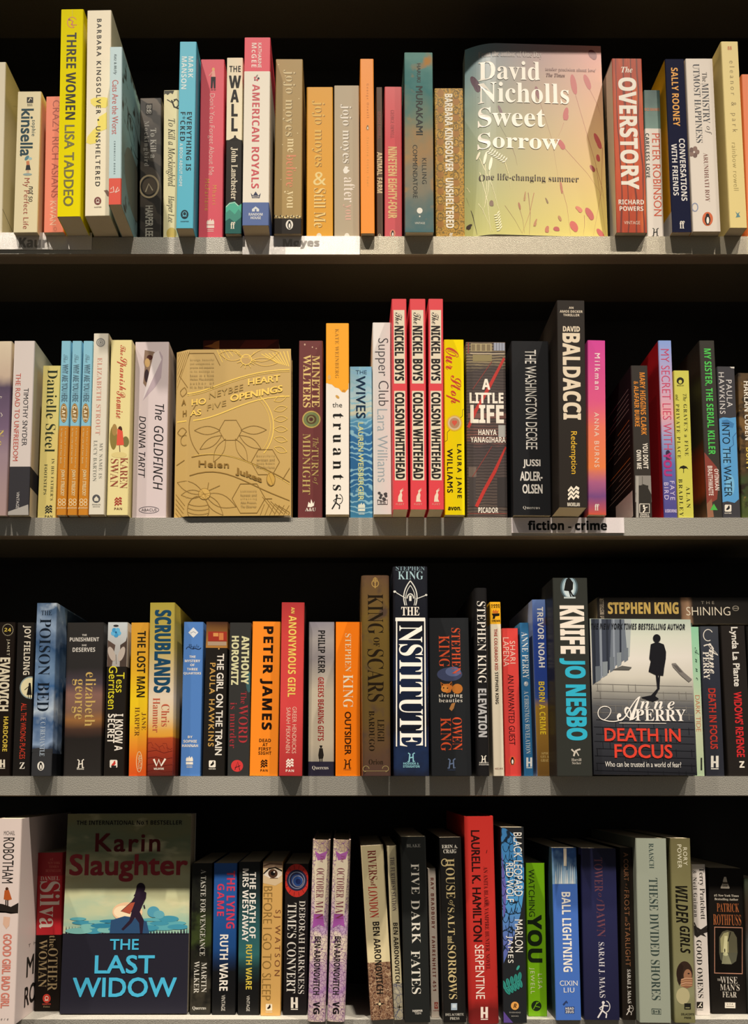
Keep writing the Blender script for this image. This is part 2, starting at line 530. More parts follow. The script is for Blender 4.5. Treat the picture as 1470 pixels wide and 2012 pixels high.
def core(name, loc, rot, T, H, W, zone_quad, spine, label, cat, group, items, side, kind, bend, glue=True):
    xlt, xrt, yt, xlb, xrb, yb = zone_quad
    def yz(y):
        return H * (yb - y) / (yb - yt)
    def ux(x, y):
        if abs(x) <= 1.5:
            return x
        k = (y - yt) / (yb - yt)
        a, b = xlt + (xlb - xlt) * k, xrt + (xrb - xrt) * k
        return (x - a) / (b - a)
    bf = (lambda u: bend[1] * max(0.0, (bend[0] - u) / bend[0]) ** bend[2]) if bend else (lambda u: 0.0)
    root = empty(name, loc, rot)
    tag(root, label, cat, group)
    bi = len(BOOKS)
    BOOKS.append(root)
    hard = kind == 'h'
    if kind == 'f':
        V, Fc, ms, I = face_mesh(T, W, H, spine, side or (spine if isinstance(spine, str) else spine[-1][0]), bf, yz)
    else:
        V, Fc, ms, I = cover_mesh(T, W, H, spine, side, hard, zone_quad, yz)
    mesh_obj('cover', V, Fc, ms, I, root)
    c = 0.0019 if hard else 0.0006
    e = 0.003 if hard else 0.0004
    if kind == 'f':
        v, f = box(-T / 2 + 0.001, T / 2 - 0.0006, (bend[1] if bend else 0) + 0.0008, W - 0.0008, 0.0004, H - 0.0004)
    else:
        v, f = box(-T / 2 + c, T / 2 - c, c + 0.0002, W - (0.003 if hard else 0.0003), e, H - e)
    mesh_obj('page_block', v, f, ['paper'], None, root)
    Tz = abs(xrb - xlb)
    mpp = T / Tz                                        # metres per crop pixel
    def surf(face, u, z, off):
        u = np.clip(np.asarray(u, dtype=float), 0.012 if face == 'S' else 0.0, 0.988 if face == 'S' else 1.0)
        z = np.clip(np.asarray(z, dtype=float), 0.0003, H - 0.0003)
        if face == 'S':
            y = (np.array([bf(k) for k in np.atleast_1d(u)]).reshape(u.shape) if bend else np.zeros(u.shape)) - off
            return np.stack([(u - .5) * T, y, z], -1)
        x = T / 2 + off if face == 'R' else -T / 2 - off
        return np.stack([np.full_like(u, x), u * W, z], -1)
    lay = 0
    def shape(part, c_, face, P, new=True):
        if new:
            PIECES.append(dict(book=bi, part=part, c=c_, v=[], f=[]))
        g = PIECES[-1]
        base = len(g['v'])
        g['v'].extend(map(tuple, P))
        g['f'].append(tuple(range(base, base + len(P))))
    flat = []
    def walk(q):
        for it in q:
            walk(it) if isinstance(it, list) else flat.append(it)
    walk(items)
    for it in flat:
        lay += 1
        off = 0.00003 + 0.0000025 * lay
        if it[0] in 'th':
            _, s, x0, x1, y0, y1, c_, f_, p, face = it[:10]
            sh = H * it[10] / (yb - yt) if len(it) > 10 else 0.0
            off += 0.00002
            ym = (y0 + y1) / 2
            u0, u1 = (ux(x0, ym), ux(x1, ym)) if face == 'S' else (x0, x1)
            z0, z1 = yz(y1), yz(y0)
            Wd = T if face == 'S' else W
            if it[0] == 't':
                pl = (lambda a, b, u0=u0, u1=u1, z0=z0, z1=z1, face=face, off=off, d=0.0: surf(face, u0 + (u1 - u0) * b, z1 - (z1 - z0) * a, off + d))
                w_, h_ = z1 - z0, (u1 - u0) * Wd
            else:
                if face == 'L':
                    u0, u1 = u1, u0
                pl = (lambda a, b, u0=u0, u1=u1, z0=z0, z1=z1, face=face, off=off, sh=sh, d=0.0: surf(face, u0 + (u1 - u0) * a, z0 + max(-sh, 0) + (z1 - z0 - abs(sh)) * b + sh * a, off + d))
                w_, h_ = abs(u1 - u0) * Wd, z1 - z0
            TEXTS.append(dict(book=bi, part=PART[p], s=s, f=f_, c=c_, place=pl, w=abs(w_), h=abs(h_)))
        elif it[0] == 'g':
            _, pts, c_, p, face = it
            us = [ux(x, y) if face == 'S' else x for x, y in pts]
            shape(PART[p], c_, face, surf(face, us, [yz(y) for x, y in pts], off))
        elif it[0] == 'l':
            _, pts, w, c_, p, face, taper = it
            us = np.array([ux(x, y) if face == 'S' else x for x, y in pts])
            zs = np.array([yz(y) for x, y in pts])
            Wd = T if face == 'S' else W
            q = np.stack([us * Wd, zs], -1)
            if len(q) == 2 and bend:
                q = np.stack([np.linspace(q[0][k], q[1][k], 12) for k in (0, 1)], -1)
            d = np.gradient(q, axis=0)
            d /= np.maximum(np.linalg.norm(d, axis=1, keepdims=True), 1e-9)
            nrm = np.stack([-d[:, 1], d[:, 0]], -1)
            hw = w * mpp / 2 * np.ones(len(q))
            if taper:
                hw *= np.linspace(1, .25, len(q))
            A, B = q + nrm * hw[:, None], q - nrm * hw[:, None]
            for k in range(len(q) - 1):
                P4 = np.array([A[k], A[k + 1], B[k + 1], B[k]])
                shape(PART[p], c_, face, surf(face, P4[:, 0] / Wd, P4[:, 1], off), k == 0)
    return root

GROUPS = {1: 'books on the top shelf', 2: 'books on the second shelf', 3: 'books on the third shelf', 4: 'books on the bottom shelf'}
SHADE = []
def bk(row, z, quad, spine, label, *items, ov=None, side=None, W=None, kind='p', bend=None, tilt=0.0, name=None, thick=0.024):
    ox, oy, s = ZONE[z]
    xlt, xrt, yt, xlb, xrb, yb = quad
    px = lambda x: ox + x / s
    py = lambda y: oy + y / s
    Z = ZS[row]
    if ov is None:
        if row == 3:
            ov = 0.0
        else:
            ov = -float(on_z(px(xlb), py(yb), Z)[1])
    if row < 4 and -0.02 < ov < 0.0055 and kind != 'f':
        ov = -0.0012
    BL, BR = on_y(px(xlb), py(yb), -ov), on_y(px(xrb), py(yb), -ov)
    def plane(x, y):
        d = ray(px(x), py(y))
        n = np.array([0, math.cos(tilt), -math.sin(tilt)])
        p0 = np.array([0, -ov, Z])
        o = np.array([0, -DIST, CAMZ])
        return o + d * (np.dot(p0 - o, n) / np.dot(d, n))
    TL, TR = plane(xlt, yt), plane(xrt, yt)
    T = BR[0] - BL[0] - 0.0003
    dz = (TL[2] + TR[2]) / 2 - Z
    dx = (TL[0] + TR[0]) / 2 - (BL[0] + BR[0]) / 2
    lean = math.atan2(dx, dz)
    H = math.hypot(dx, dz) / math.cos(tilt)
    if kind == 'f':
        W = W or thick
    else:
        W = W or min(0.158, (0.129 if row < 4 else 0.156) + ov)
    loc = ((BL[0] + BR[0]) / 2, -ov, Z + 0.0002 + T / 2 * abs(math.sin(lean)) + W * math.sin(max(tilt, 0.0)))
    rot = Matrix.Rotation(lean, 3, 'Y') @ Matrix.Rotation(-tilt, 3, 'X')
    nm = name or {'p': 'paperback_book', 'h': 'hardback_book', 'f': 'face_out_book'}[kind]
    return core(nm, loc, rot.to_euler(), T, H, W, quad, spine, label, 'book', GROUPS[row], items, side, kind, bend)

# ---------------------------------------------------------------- the bookcase
XL, XR = float(on_y(-260, 1000, 0)[0]), float(on_y(1730, 1000, 0)[0])
case = empty('bookcase', ((XL + XR) / 2, 0, 0))
tag(case, 'black metal bookcase with four grey edged shelves full of books', 'bookcase')
CX = (XL + XR) / 2
def part(name, v, f, ms, parent=case, idx=None):
    v = [(x - CX, y, z) for x, y, z in v] if parent is case else v
    return mesh_obj(name, v, f, ms, idx, parent)
TOPZ = ZS[0] + 0.10
part('back_panel', *box(XL, XR, BACK, BACK + 0.012, 0.0, TOPZ), ['black_powder_coat'])
for x0, x1 in ((XL - 0.03, XL), (XR, XR + 0.03)):
    part('upright', *box(x0, x1, -0.0, BACK + 0.012, 0.0, TOPZ), ['black_powder_coat'])
part('plinth', *box(XL, XR, 0.01, BACK, 0.0, 0.10), ['black_powder_coat'])
RAIL = ZS[1] - float(on_y(PX, 499, 0)[2])
for r in (0, 1, 2, 3, 4):
    z, e0 = ZS[r], EDGE[r]
    sh = part('shelf', *box(XL, XR, e0 + 0.0016, BACK, z - 0.010, z), ['grey_powder_coat', 'black_powder_coat'], case, [0, 0, 0, 1, 1, 0])
    # price rail: upright face, then a lip that turns back underneath
    pr = [(0.0, z), (0.0, z - RAIL), (0.003, z - RAIL - 0.001), (0.020, z - DROP), (0.022, z - DROP), (0.022, z - 0.0102), (0.0014, z - 0.0102), (0.0014, z)]
    n = len(pr)
    v = [(x - CX, y + e0, q) for x in (XL, XR) for y, q in pr]
    f = [(k, (k + 1) % n, n + (k + 1) % n, n + k) for k in range(n)] + [tuple(range(n)), tuple(range(2 * n - 1, n - 1, -1))]
    mi = [0, 1, 1, 1, 1, 1, 1, 0, 0, 0]
    mesh_obj('price_rail', v, f, ['grey_powder_coat', 'brown_lip'], mi, sh)
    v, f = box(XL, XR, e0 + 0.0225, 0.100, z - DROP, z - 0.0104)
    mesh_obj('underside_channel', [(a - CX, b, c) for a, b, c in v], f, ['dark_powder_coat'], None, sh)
fl = mesh_obj('floor', *box(XL - 1.5, XR + 1.5, -2.5, 0.6, -0.05, 0.0), ['shop_floor'])
fl['kind'] = 'structure'
wb = mesh_obj('wall_back', *box(XL - 1.5, XR + 1.5, BACK + 0.013, BACK + 0.1, 0.0, 4.9), ['shop_floor'])
wb['kind'] = 'structure'
ce = mesh_obj('ceiling', *box(XL - 1.5, XR + 1.5, -2.5, BACK + 0.1, 4.9, 4.95), ['shop_floor'])
ce['kind'] = 'structure'

def shelf_label(row, x0, x1, y0, y1, m, label, txt, tx0, tx1, ty0, ty1, tc, f):
    a, b = on_y(x0, y0, -0.0012), on_y(x1, y1, -0.0012)
    w, hh = b[0] - a[0], a[2] - b[2]
    root = empty('shelf_label', ((a[0] + b[0]) / 2, -0.0014, b[2]))
    tag(root, label, 'label', 'section labels on the price rails')
    v, fc = box(-w / 2, w / 2, 0.0, 0.0010, 0, hh)
    mesh_obj('card', v, fc, [m], None, root)
    bi = len(BOOKS)
    BOOKS.append(root)
    fx = lambda q: -w / 2 + w * (q - x0) / (x1 - x0)
    fz = lambda q: hh * (y1 - q) / (y1 - y0)
    if not txt:
        return
    X0, X1, Z0, Z1 = fx(tx0), fx(tx1), fz(ty1), fz(ty0)
    TEXTS.append(dict(book=bi, part='lettering', s=txt, f=f, c=tc, w=X1 - X0, h=Z1 - Z0,
                      place=lambda a, b, d=0.0: np.stack([X0 + (X1 - X0) * a, np.full_like(a, -0.0001) - d, Z0 + (Z1 - Z0) * b], -1)))
shelf_label(1, -60, 180, 457, 490, 'silver_card', 'silver grey shelf label with a faint name under the yellow book', 'Kaur', 38, 93, 467, 487, 'i#8a8682', 'k')
shelf_label(1, 477, 707, 464, 500, 'silver_card', 'silver shelf label with worn lettering under the three silver lettered spines', 'Moyes', 556, 628, 470, 489, 'i#aaa59c', 'k')
shelf_label(2, 1005, 1227, 1017, 1047, 'white_card', 'white shelf label with black lettering on the second price rail', 'fiction - crime', 1037, 1193, 1023, 1042, 'i#1a1a1a', 'k')
shelf_label(1, 708, 1640, 464.5, 499.5, 'rail_card', 'long plain grey speckled strip on the top price rail beside the worn label', '', 0, 1, 0, 1, '', 'k')
# ================================================================ top shelf
K, Wt, CR = '#191817', '#efe8da', '#efe6c8'
bk(1, 'a', (-125, 55, 467, -150, 17, 1735), '#e9e0c4', 'cream white book cut off by the frame edge above the silver grey label',
   h('t', .62, .74, 660, 730, K, 'b', 'T', 'R'), h('a', .60, .72, 790, 840, K, 'b', 'T', 'R'), h('T', .60, .72, 930, 985, K, 'b', 'T', 'R'),
   L([(0, 1535), (.55, 1640)], 6, K, F='R'), side='#ddd4b4', ov=0.0)
bk(1, 'a', (130, 312, 685, 98, 280, 1735), '#e7dcb4', 'short cream paperback with teal sideways author name beside the coral book',
   R(200, 248, 728, 772, '#2a2a2a', 'P'), L([(212, 760), (226, 735), (238, 745)], 7, CR, 'P'), h('BLACK', 204, 242, 778, 786, '#5a584a', 'b', 'P'), h('SWAN', 204, 242, 788, 796, '#5a584a', 'b', 'P'),
   t('kinsella', 152, 248, 815, 1172, '#17414f', 'm', 'A'), t('sophie', 229, 268, 900, 1022, '#25505c', 'r', 'A'),
   E(200, 1185, 22, 12, '#3f7f93', rot=-50), E(225, 1190, 14, 10, '#9fc4cc'), E(205, 1222, 8, 10, '#7a3d22'), G([(195, 1210), (218, 1206), (222, 1240), (198, 1242)], '#c8743e'), G([(196, 1238), (222, 1238), (230, 1275), (190, 1276)], '#20242c'), L([(203, 1275), (203, 1300)], 5, '#c89070'), L([(213, 1275), (213, 1300)], 5, '#c89070'), E(205, 1308, 34, 9, '#8fa8a8'),
   t('My Perfect Life', 163, 217, 1335, 1710, '#a9503a', 'r'), t('not so', 213, 250, 1395, 1510, K, 'i'))
bk(1, 'a', (345, 490, 722, 325, 476, 1735), '#ee8468', 'coral paperback half hidden behind the tall bright yellow book',
   t('CRAZY RICH ASIANS', 388, 442, 750, 1480, '#a84a36', 'r'), t('KWAN', 372, 420, 1505, 1682, '#f6c8b0', 'r', 'A'), O(412, 1712, 10, 14, 4, '#c46a50', 'P'))
bk(1, 'a', (453, 627, 72, 425, 600, 1617), 'g#f1e30c', 'tall bright yellow paperback with black sideways title jutting past the top shelf',
   O(538, 172, 36, 40, 6, '#d0682a', a0=60, a1=330), L([(540, 75), (540, 132)], 2, '#b8a020'), L([(520, 150), (545, 165), (530, 192)], 9, '#c85a26'), L([(530, 192), (575, 192)], 6, '#c85a26'), L([(540, 180), (548, 215)], 6, '#c85a26'), E(516, 150, 8, 8, '#8a3a18'),
   t('THREE WOMEN', .27, .71, 250, 905, '#1a1a12', 'b'), t('LISA TADDEO', .25, .69, 945, 1542, '#6b661c', 'm', 'A'))
bk(1, 'a', (645, 838, 80, 632, 820, 1612), '#ece2c6', 'tall cream paperback with yellow splashes jutting out beside the bright yellow one',
   G([(672, 755), (700, 742), (740, 740), (775, 738), (806, 745), (808, 800), (790, 820), (740, 815), (700, 805), (676, 785)], '#eedc5a'),
   G([(800, 850), (740, 885), (725, 910), (730, 950), (690, 985), (650, 1030), (640, 1075), (670, 1088), (715, 1080), (735, 1040), (730, 1000), (775, 985), (800, 975)], '#eedc5a'),
   t('BARBARA KINGSOLVER \u2022 UNSHELTERED', 716, 753, 145, 1398, '#26241f', 'm'),
   G([(775, 1430), (800, 1425), (815, 1440), (812, 1475), (800, 1470), (790, 1450)], '#7a5a48'), stamp(729, 1505, 54, '#6e2a22'), h('HARPER', 703, 757, 1546, 1555, '#6a5a48', 'b', 'P'), side='#d8cfae')
art('cats_cover', [(0, '#9fbfc0'), (.45, '#8fb0ae'), (.6, '#7a8c84'), (1, '#86a5a6')], nz=(25, .25), spots=[(70, '#4a4a40', .56, .66)])
bk(1, 'a', (820, 912, 352, 808, 905, 1528), [('#b4d0d6', 1335), ('#d8452c', None)], 'small pale blue paperback with a red foot leaning out over the shelf edge',
   t('Katz & McFly', 845, 872, 408, 562, '#2b4650', 'i', 'A'), t('Cats Are the Worst', 836, 882, 603, 1010, '#b8443e', 'r'), t('CHRONICLE BOOKS', 849, 861, 1060, 1305, '#3d5c64', 'b', 'P'),
   L([(820, 1440), (850, 1435), (845, 1395), (825, 1415)], 5, Wt, 'P'), L([(860, 1440), (880, 1400), (890, 1425), (862, 1440)], 5, Wt, 'P'),
   O(.42, 760, .22, 110, 7, '#2f3a36', F='R'), E(.4, 1150, .3, 230, '#77786a', F='R'), side='cats_cover', W=.125)
art('swirl_dark', [(0, '#6a5f54'), (.25, '#2a2622'), (.6, '#4a4238'), (1, '#231f1b')], nz=(30, .35), waves=[(18, 9, '#17140f', .4, .6, 'DIAGONAL')])
bk(1, 'a', (1040, 1208, 735, 1040, 1205, 1762), 'swirl_dark', 'short dark brown swirled paperback with silver lettering between pale blue and cream spines',
   R(1085, 1138, 775, 862, '#1a1816', 'P'), h('gg', 1092, 1130, 785, 850, '#a09c92', 'sb', 'P'),
   t('To Kill a', 1122, 1168, 960, 1182, '#a3a098', 'sb'), t('Mockingbird', 1066, 1112, 905, 1242, '#8e8a82', 'sb'),
   O(1112, 1390, 72, 80, 14, '#a89878'), E(1112, 1390, 52, 60, '#5a5044'), L([(1085, 1430), (1110, 1370), (1140, 1420)], 9, '#b8ac90'),
   t('HARPER LEE', 1085, 1142, 1530, 1755, '#a5a296', 'm', 'A'))
bk(1, 'a', (1220, 1345, 675, 1215, 1340, 1765), '#e8deae', 'cream paperback with a black tree and thin scrawled title beside the cyan book',
   G([(1222, 677), (1300, 677), (1290, 705), (1270, 695), (1250, 712), (1235, 700), (1224, 708)], '#4a4a40'), L([(1245, 745), (1285, 770), (1320, 740)], 8, '#2a2a24'), L([(1280, 750), (1300, 800), (1335, 815)], 12, '#2a2a24'), O(1310, 775, 26, 30, 9, '#3a3a32', a0=-120, a1=120),
   t('To Kill a Mockingbird', 1238, 1308, 890, 1392, '#3a372c', 'si'), t('Harper Lee', 1242, 1300, 1460, 1655, '#3a372c', 'si', 'A'), E(1280, 1735, 38, 42, '#cdb458'))
bk(1, 'b', (50, 182, 125, 22, 155, 1542), '#52bcd8', 'cyan paperback with white and navy stacked lettering jutting from the top shelf',
   t('MARK', .53, .82, 240, 405, '#dceef0', 'b', 'A'), t('MANSON', .13, .44, 240, 492, '#dceef0', 'b', 'A'), t('EVERYTHING IS', .50, .80, 668, 1112, '#17303c', 'b'), t('F*CKED', .12, .42, 668, 888, '#17303c', 'b'),
   t('A BOOK ABOUT HOPE', .12, .30, 905, 1230, '#cfe9ee', 'b', 'G'), E(88, 1440, 30, 34, '#173642', 'P'), O(88, 1435, 14, 15, 5, '#5cc0da', 'P'), R(72, 104, 1450, 1455, '#5cc0da', 'P'), h('HARPER', 58, 120, 1488, 1497, '#17303c', 'b', 'P'))
bk(1, 'b', (208, 395, 260, 192, 378, 1588), '#df4f62', 'rose pink paperback with a tiny trousered woman figure and thin pale title',
   E(307, 335, 11, 13, '#e0b060'), G([(298, 345), (318, 345), (324, 395), (292, 395)], '#e8a090'), L([(298, 355), (272, 385)], 5, '#e6b090'), G([(288, 392), (325, 392), (324, 480), (310, 480), (306, 420), (300, 480), (286, 480)], '#1d1a22'), E(296, 490, 9, 6, '#8a1f2a'), E(318, 490, 9, 6, '#8a1f2a'),
   t("Don't You Forget About Me", .33, .62, 520, 1130, '#f4c6bc', 'l'), t('Mhairi', .56, .73, 1205, 1345, '#eab04a', 'l', 'A'), t('McFarlane', .25, .43, 1158, 1390, '#eab04a', 'l', 'A'), flame(285, 1492, 58, '#f2ded0'))
bk(1, 'b', (410, 532, 247, 395, 522, 1585), [('#eae0c2', 880), ('#1b1814', None)], 'narrow cream and black paperback with stacked upright capitals and a green wave',
   h('THE', 428, 515, 310, 358, K, 'b'), h('W', 425, 517, 385, 482, K, 'x'), h('A', 437, 500, 494, 592, K, 'x'), h('L', 443, 492, 604, 700, K, 'x'), h('L', 443, 492, 712, 814, K, 'x'),
   G([(404, 884), (425, 880), (450, 868), (462, 862), (465, 845), (478, 845), (480, 862), (500, 875), (526, 884)], '#1b1814'),
   t('John Lanchester', 436, 490, 935, 1330, '#e6dcc4', 'sb', 'A'),
   G([(400, 1380), (430, 1352), (470, 1345), (500, 1375), (524, 1360), (522, 1584), (396, 1584)], '#3fae92'), G([(398, 1430), (430, 1405), (470, 1440), (500, 1400), (524, 1430), (522, 1584), (396, 1584)], '#2f8a78'), G([(397, 1490), (430, 1470), (470, 1500), (524, 1460), (522, 1584), (396, 1584)], '#1f5e58'),
   L([(402, 1385), (430, 1358), (470, 1352), (498, 1378)], 6, '#b8dcc8'), ff(455, 1522, 36, '#efe6d0'))
bk(1, 'b', (537, 748, 93, 525, 730, 1520), [('#e04459', 355), ('#ebe4d4', 1350), ('#4c659e', None)], 'tall white paperback with red top and blue foot jutting over the worn label',
   t('KATHARINE', .52, .66, 135, 328, '#f4dcd4', 'm', 'A'), t('McGEE', .28, .47, 135, 325, '#f4dcd4', 'b', 'A'),
   E(635, 395, 6, 18, '#8a7a72', rot=35), E(622, 405, 9, 9, '#c8606a'), E(650, 410, 9, 9, '#3a3a48'), E(640, 422, 9, 9, '#c8404a'), E(622, 422, 7, 7, '#7a3040'),
   t('AMERICAN ROYALS', .32, .61, 455, 1245, '#cc4652', 'b'),
   G([(590, 1278), (607, 1300), (628, 1268), (650, 1300), (668, 1280), (658, 1318), (600, 1318)], '#3a3f58'), O(628, 1308, 26, 6, 3, '#ebe4d4', n=12),
   G([(600, 1418), (600, 1400), (628, 1380), (655, 1400), (655, 1418)], '#d8dcdc', 'P'), R(622, 634, 1400, 1418, '#4c659e', 'P'), h('RANDOM', 575, 682, 1429, 1449, '#e4e6e4', 'b', 'P'), h('HOUSE', 590, 668, 1455, 1475, '#e4e6e4', 'b', 'P'))
bk(1, 'b', (778, 990, 258, 765, 978, 1585), [('#a98c50', 1470), ('#211b15', None)], 'thick khaki gold paperback with a black foot, first of the three silver lettered spines',
   t('jojo moyes', .30, .74, 343, 853, '#75602f', 's', 'A'), t('jojo moyes', .28, .72, 340, 850, '#d9c694', 's', 'A'), t('me', .46, .68, 868, 975, '#ecd9a6', 's'), t('before', .42, .78, 990, 1235, '#dc8a62', 's'), t('you', .36, .68, 1265, 1395, '#ecd9a6', 's'),
   [E(800 + (k * 53) % 170, 300 + k * 88, 4, 4, '#e8d6a0') for k in range(12)], [E(772 + k * 7.5, 1462 + (k * 37) % 17 - 12, 5, 6, '#e0cf98' if k % 3 else '#211b15') for k in range(28)], penguin(885, 1518, 36, '#e9e4d8'), side='#9a7f48')
bk(1, 'b', (1015, 1215, 470, 1012, 1218, 1588), '#e2a11c', 'short amber paperback, middle of the three silver lettered spines over the label',
   t('jojo moyes', .22, .70, 574, 1069, '#8a5a10', 's', 'A'), t('jojo moyes', .20, .68, 570, 1065, '#e8bd56', 's', 'A'), h('&', 1065, 1165, 1105, 1205, '#f0d68c', 'cb'), t('Still Me', .30, .74, 1229, 1516, '#966414', 's'), t('Still Me', .28, .72, 1225, 1512, '#f0d284', 's'), [penguin(1110, 1580, 26, '#e0d8c4')[0]])
bk(1, 'b', (1225, 1415, 458, 1225, 1420, 1588), '#b5a68a', 'short silver beige paperback, last of three lettered spines beside the narrow orange one',
   t('jojo moyes', .27, .71, 604, 1044, '#877b66', 's', 'A'), t('jojo moyes', .24, .68, 600, 1040, '#efe9dc', 's', 'A'), G([(1292, 1092), (1310, 1062), (1335, 1070), (1325, 1085), (1345, 1095), (1318, 1118), (1300, 1115)], '#f2eee2'), t('after', .38, .82, 1145, 1330, '#efe4d6', 's'), t('you', .34, .66, 1345, 1462, '#dfb09c', 's'), [penguin(1322, 1580, 26, '#e6e0d0')[0]])
bk(1, 'c', (25, 137, 178, 35, 142, 1503), '#f59423', 'tall narrow orange paperback with faint lettering jutting from the top shelf',
   t('George Orwell', .42, .64, 370, 632, '#c9741c', 's', 'A'), penguin(87, 707, 22, '#e8922c', '#f4e4c4', '#6a4a1c'), t('Nineteen Eighty-Four', .40, .62, 775, 1150, '#f7ab4c', 's'))
bk(1, 'c', (153, 197, 393, 157, 205, 1533), '#5e4a3c', 'very thin brown paperback with cream condensed title beside the orange spine',
   t('GEORGE ORWELL', .25, .70, 580, 790, '#8a4034', 'b', 'A'), t('ANIMAL FARM', .08, .92, 890, 1200, '#d9c49a', 'x'), penguin(177, 1520, 16, '#c9b896'))
art('red_fade', [(0, '#d85a5e'), (.35, '#cf3c46'), (.6, '#d64a50'), (1, '#c85058')], nz=(20, .2))
bk(1, 'c', (210, 352, 390, 215, 350, 1533), 'red_fade', 'coral red paperback with tall gold condensed title beside the thin brown one',
   t('GEORGE ORWELL', .34, .56, 570, 785, '#9e3038', 's', 'A'), t('NINETEEN EIGHTY-FOUR', .20, .72, 850, 1390, '#dfb478', 'x'), penguin(277, 1502, 28, '#dc8a70'))
art('sea_clouds', [(0, '#6e9a94'), (.2, '#4c8080'), (.4, '#7d8a78'), (.55, '#a88a64'), (.7, '#8c8674'), (1, '#4a7278')], nz=(28, .5), spots=[(40, '#b88a52', .58, .72)], rough=.2, coat=.5)
bk(1, 'c', (360, 587, 130, 370, 592, 1495), 'sea_clouds', 'thick glossy teal and tan clouded paperback with dark spaced capitals and white dot',
   t('HARUKI', .44, .57, 215, 360, '#2b302e', 'm', 'A'), t('MURAKAMI', .40, .64, 390, 765, '#232826', 'm', 'A'), t('KILLING', .60, .76, 940, 1135, '#262a28', 'r'), t('COMMENDATORE', .28, .44, 840, 1242, '#262a28', 'r'),
   E(483, 1335, 22, 22, '#e6e2d4', 'P'), E(483, 1378, 6, 6, '#d8d4c4', 'P'), h('VINTAGE', 445, 524, 1420, 1436, '#d2d0c2', 'r', 'P'))
art('gold_damask', [(0, '#c2932e'), (1, '#b98c30')], spots=[(420, '#77601f', .5, .56), (200, '#d2a640', .56, .66)])
bk(1, 'c', (592, 815, 402, 605, 828, 1535), 'gold_damask', 'gold damask patterned paperback with white sideways lettering beside the face-out cover',
   [E(640 + 120 * (k % 2), 440 + k * 62, 26, 30, '#a4701e') for k in range(17)], [O(640 + 120 * ((k + 1) % 2), 450 + k * 62, 22, 30, 6, '#7d6426') for k in range(17)],
   t('BARBARA KINGSOLVER', .35, .63, 445, 1040, '#efe6d0', 'x', 'A'), t('UNSHELTERED', .35, .63, 1088, 1465, '#efe6d0', 'x'), ff(722, 1518, 26, '#efe6d0'))
art('meadow', bil=('#6f9aa6', '#cf8a80', '#aeb06a', '#e2cc6a'), nz=(9, .25), rough=.32, coat=.25)
stalk = lambda x0, y0, x1, y1, c='#9a4a30', w=4: L([(x0, y0), ((x0 + x1) / 2 + (y1 - y0) * .04, (y0 + y1) / 2), (x1, y1)], w, c, taper=True)
seed = lambda x, y, rx, ry, rot, c='#b03a34': [E(x, y, rx, ry, c, n=16, rot=rot), E(x + rx * .4, y + ry * .5, rx * .7, ry * .5, c, n=10, rot=rot)]
def wheat(x, y, n, dx, dy, c):
    o = []
    for k in range(n):
        a, b = x + dx * k, y + dy * k
        o += [E(a + 9, b - 12, 5, 17, c, n=8, rot=35), E(a - 12, b + 9, 5, 17, c, n=8, rot=75)]
    return o
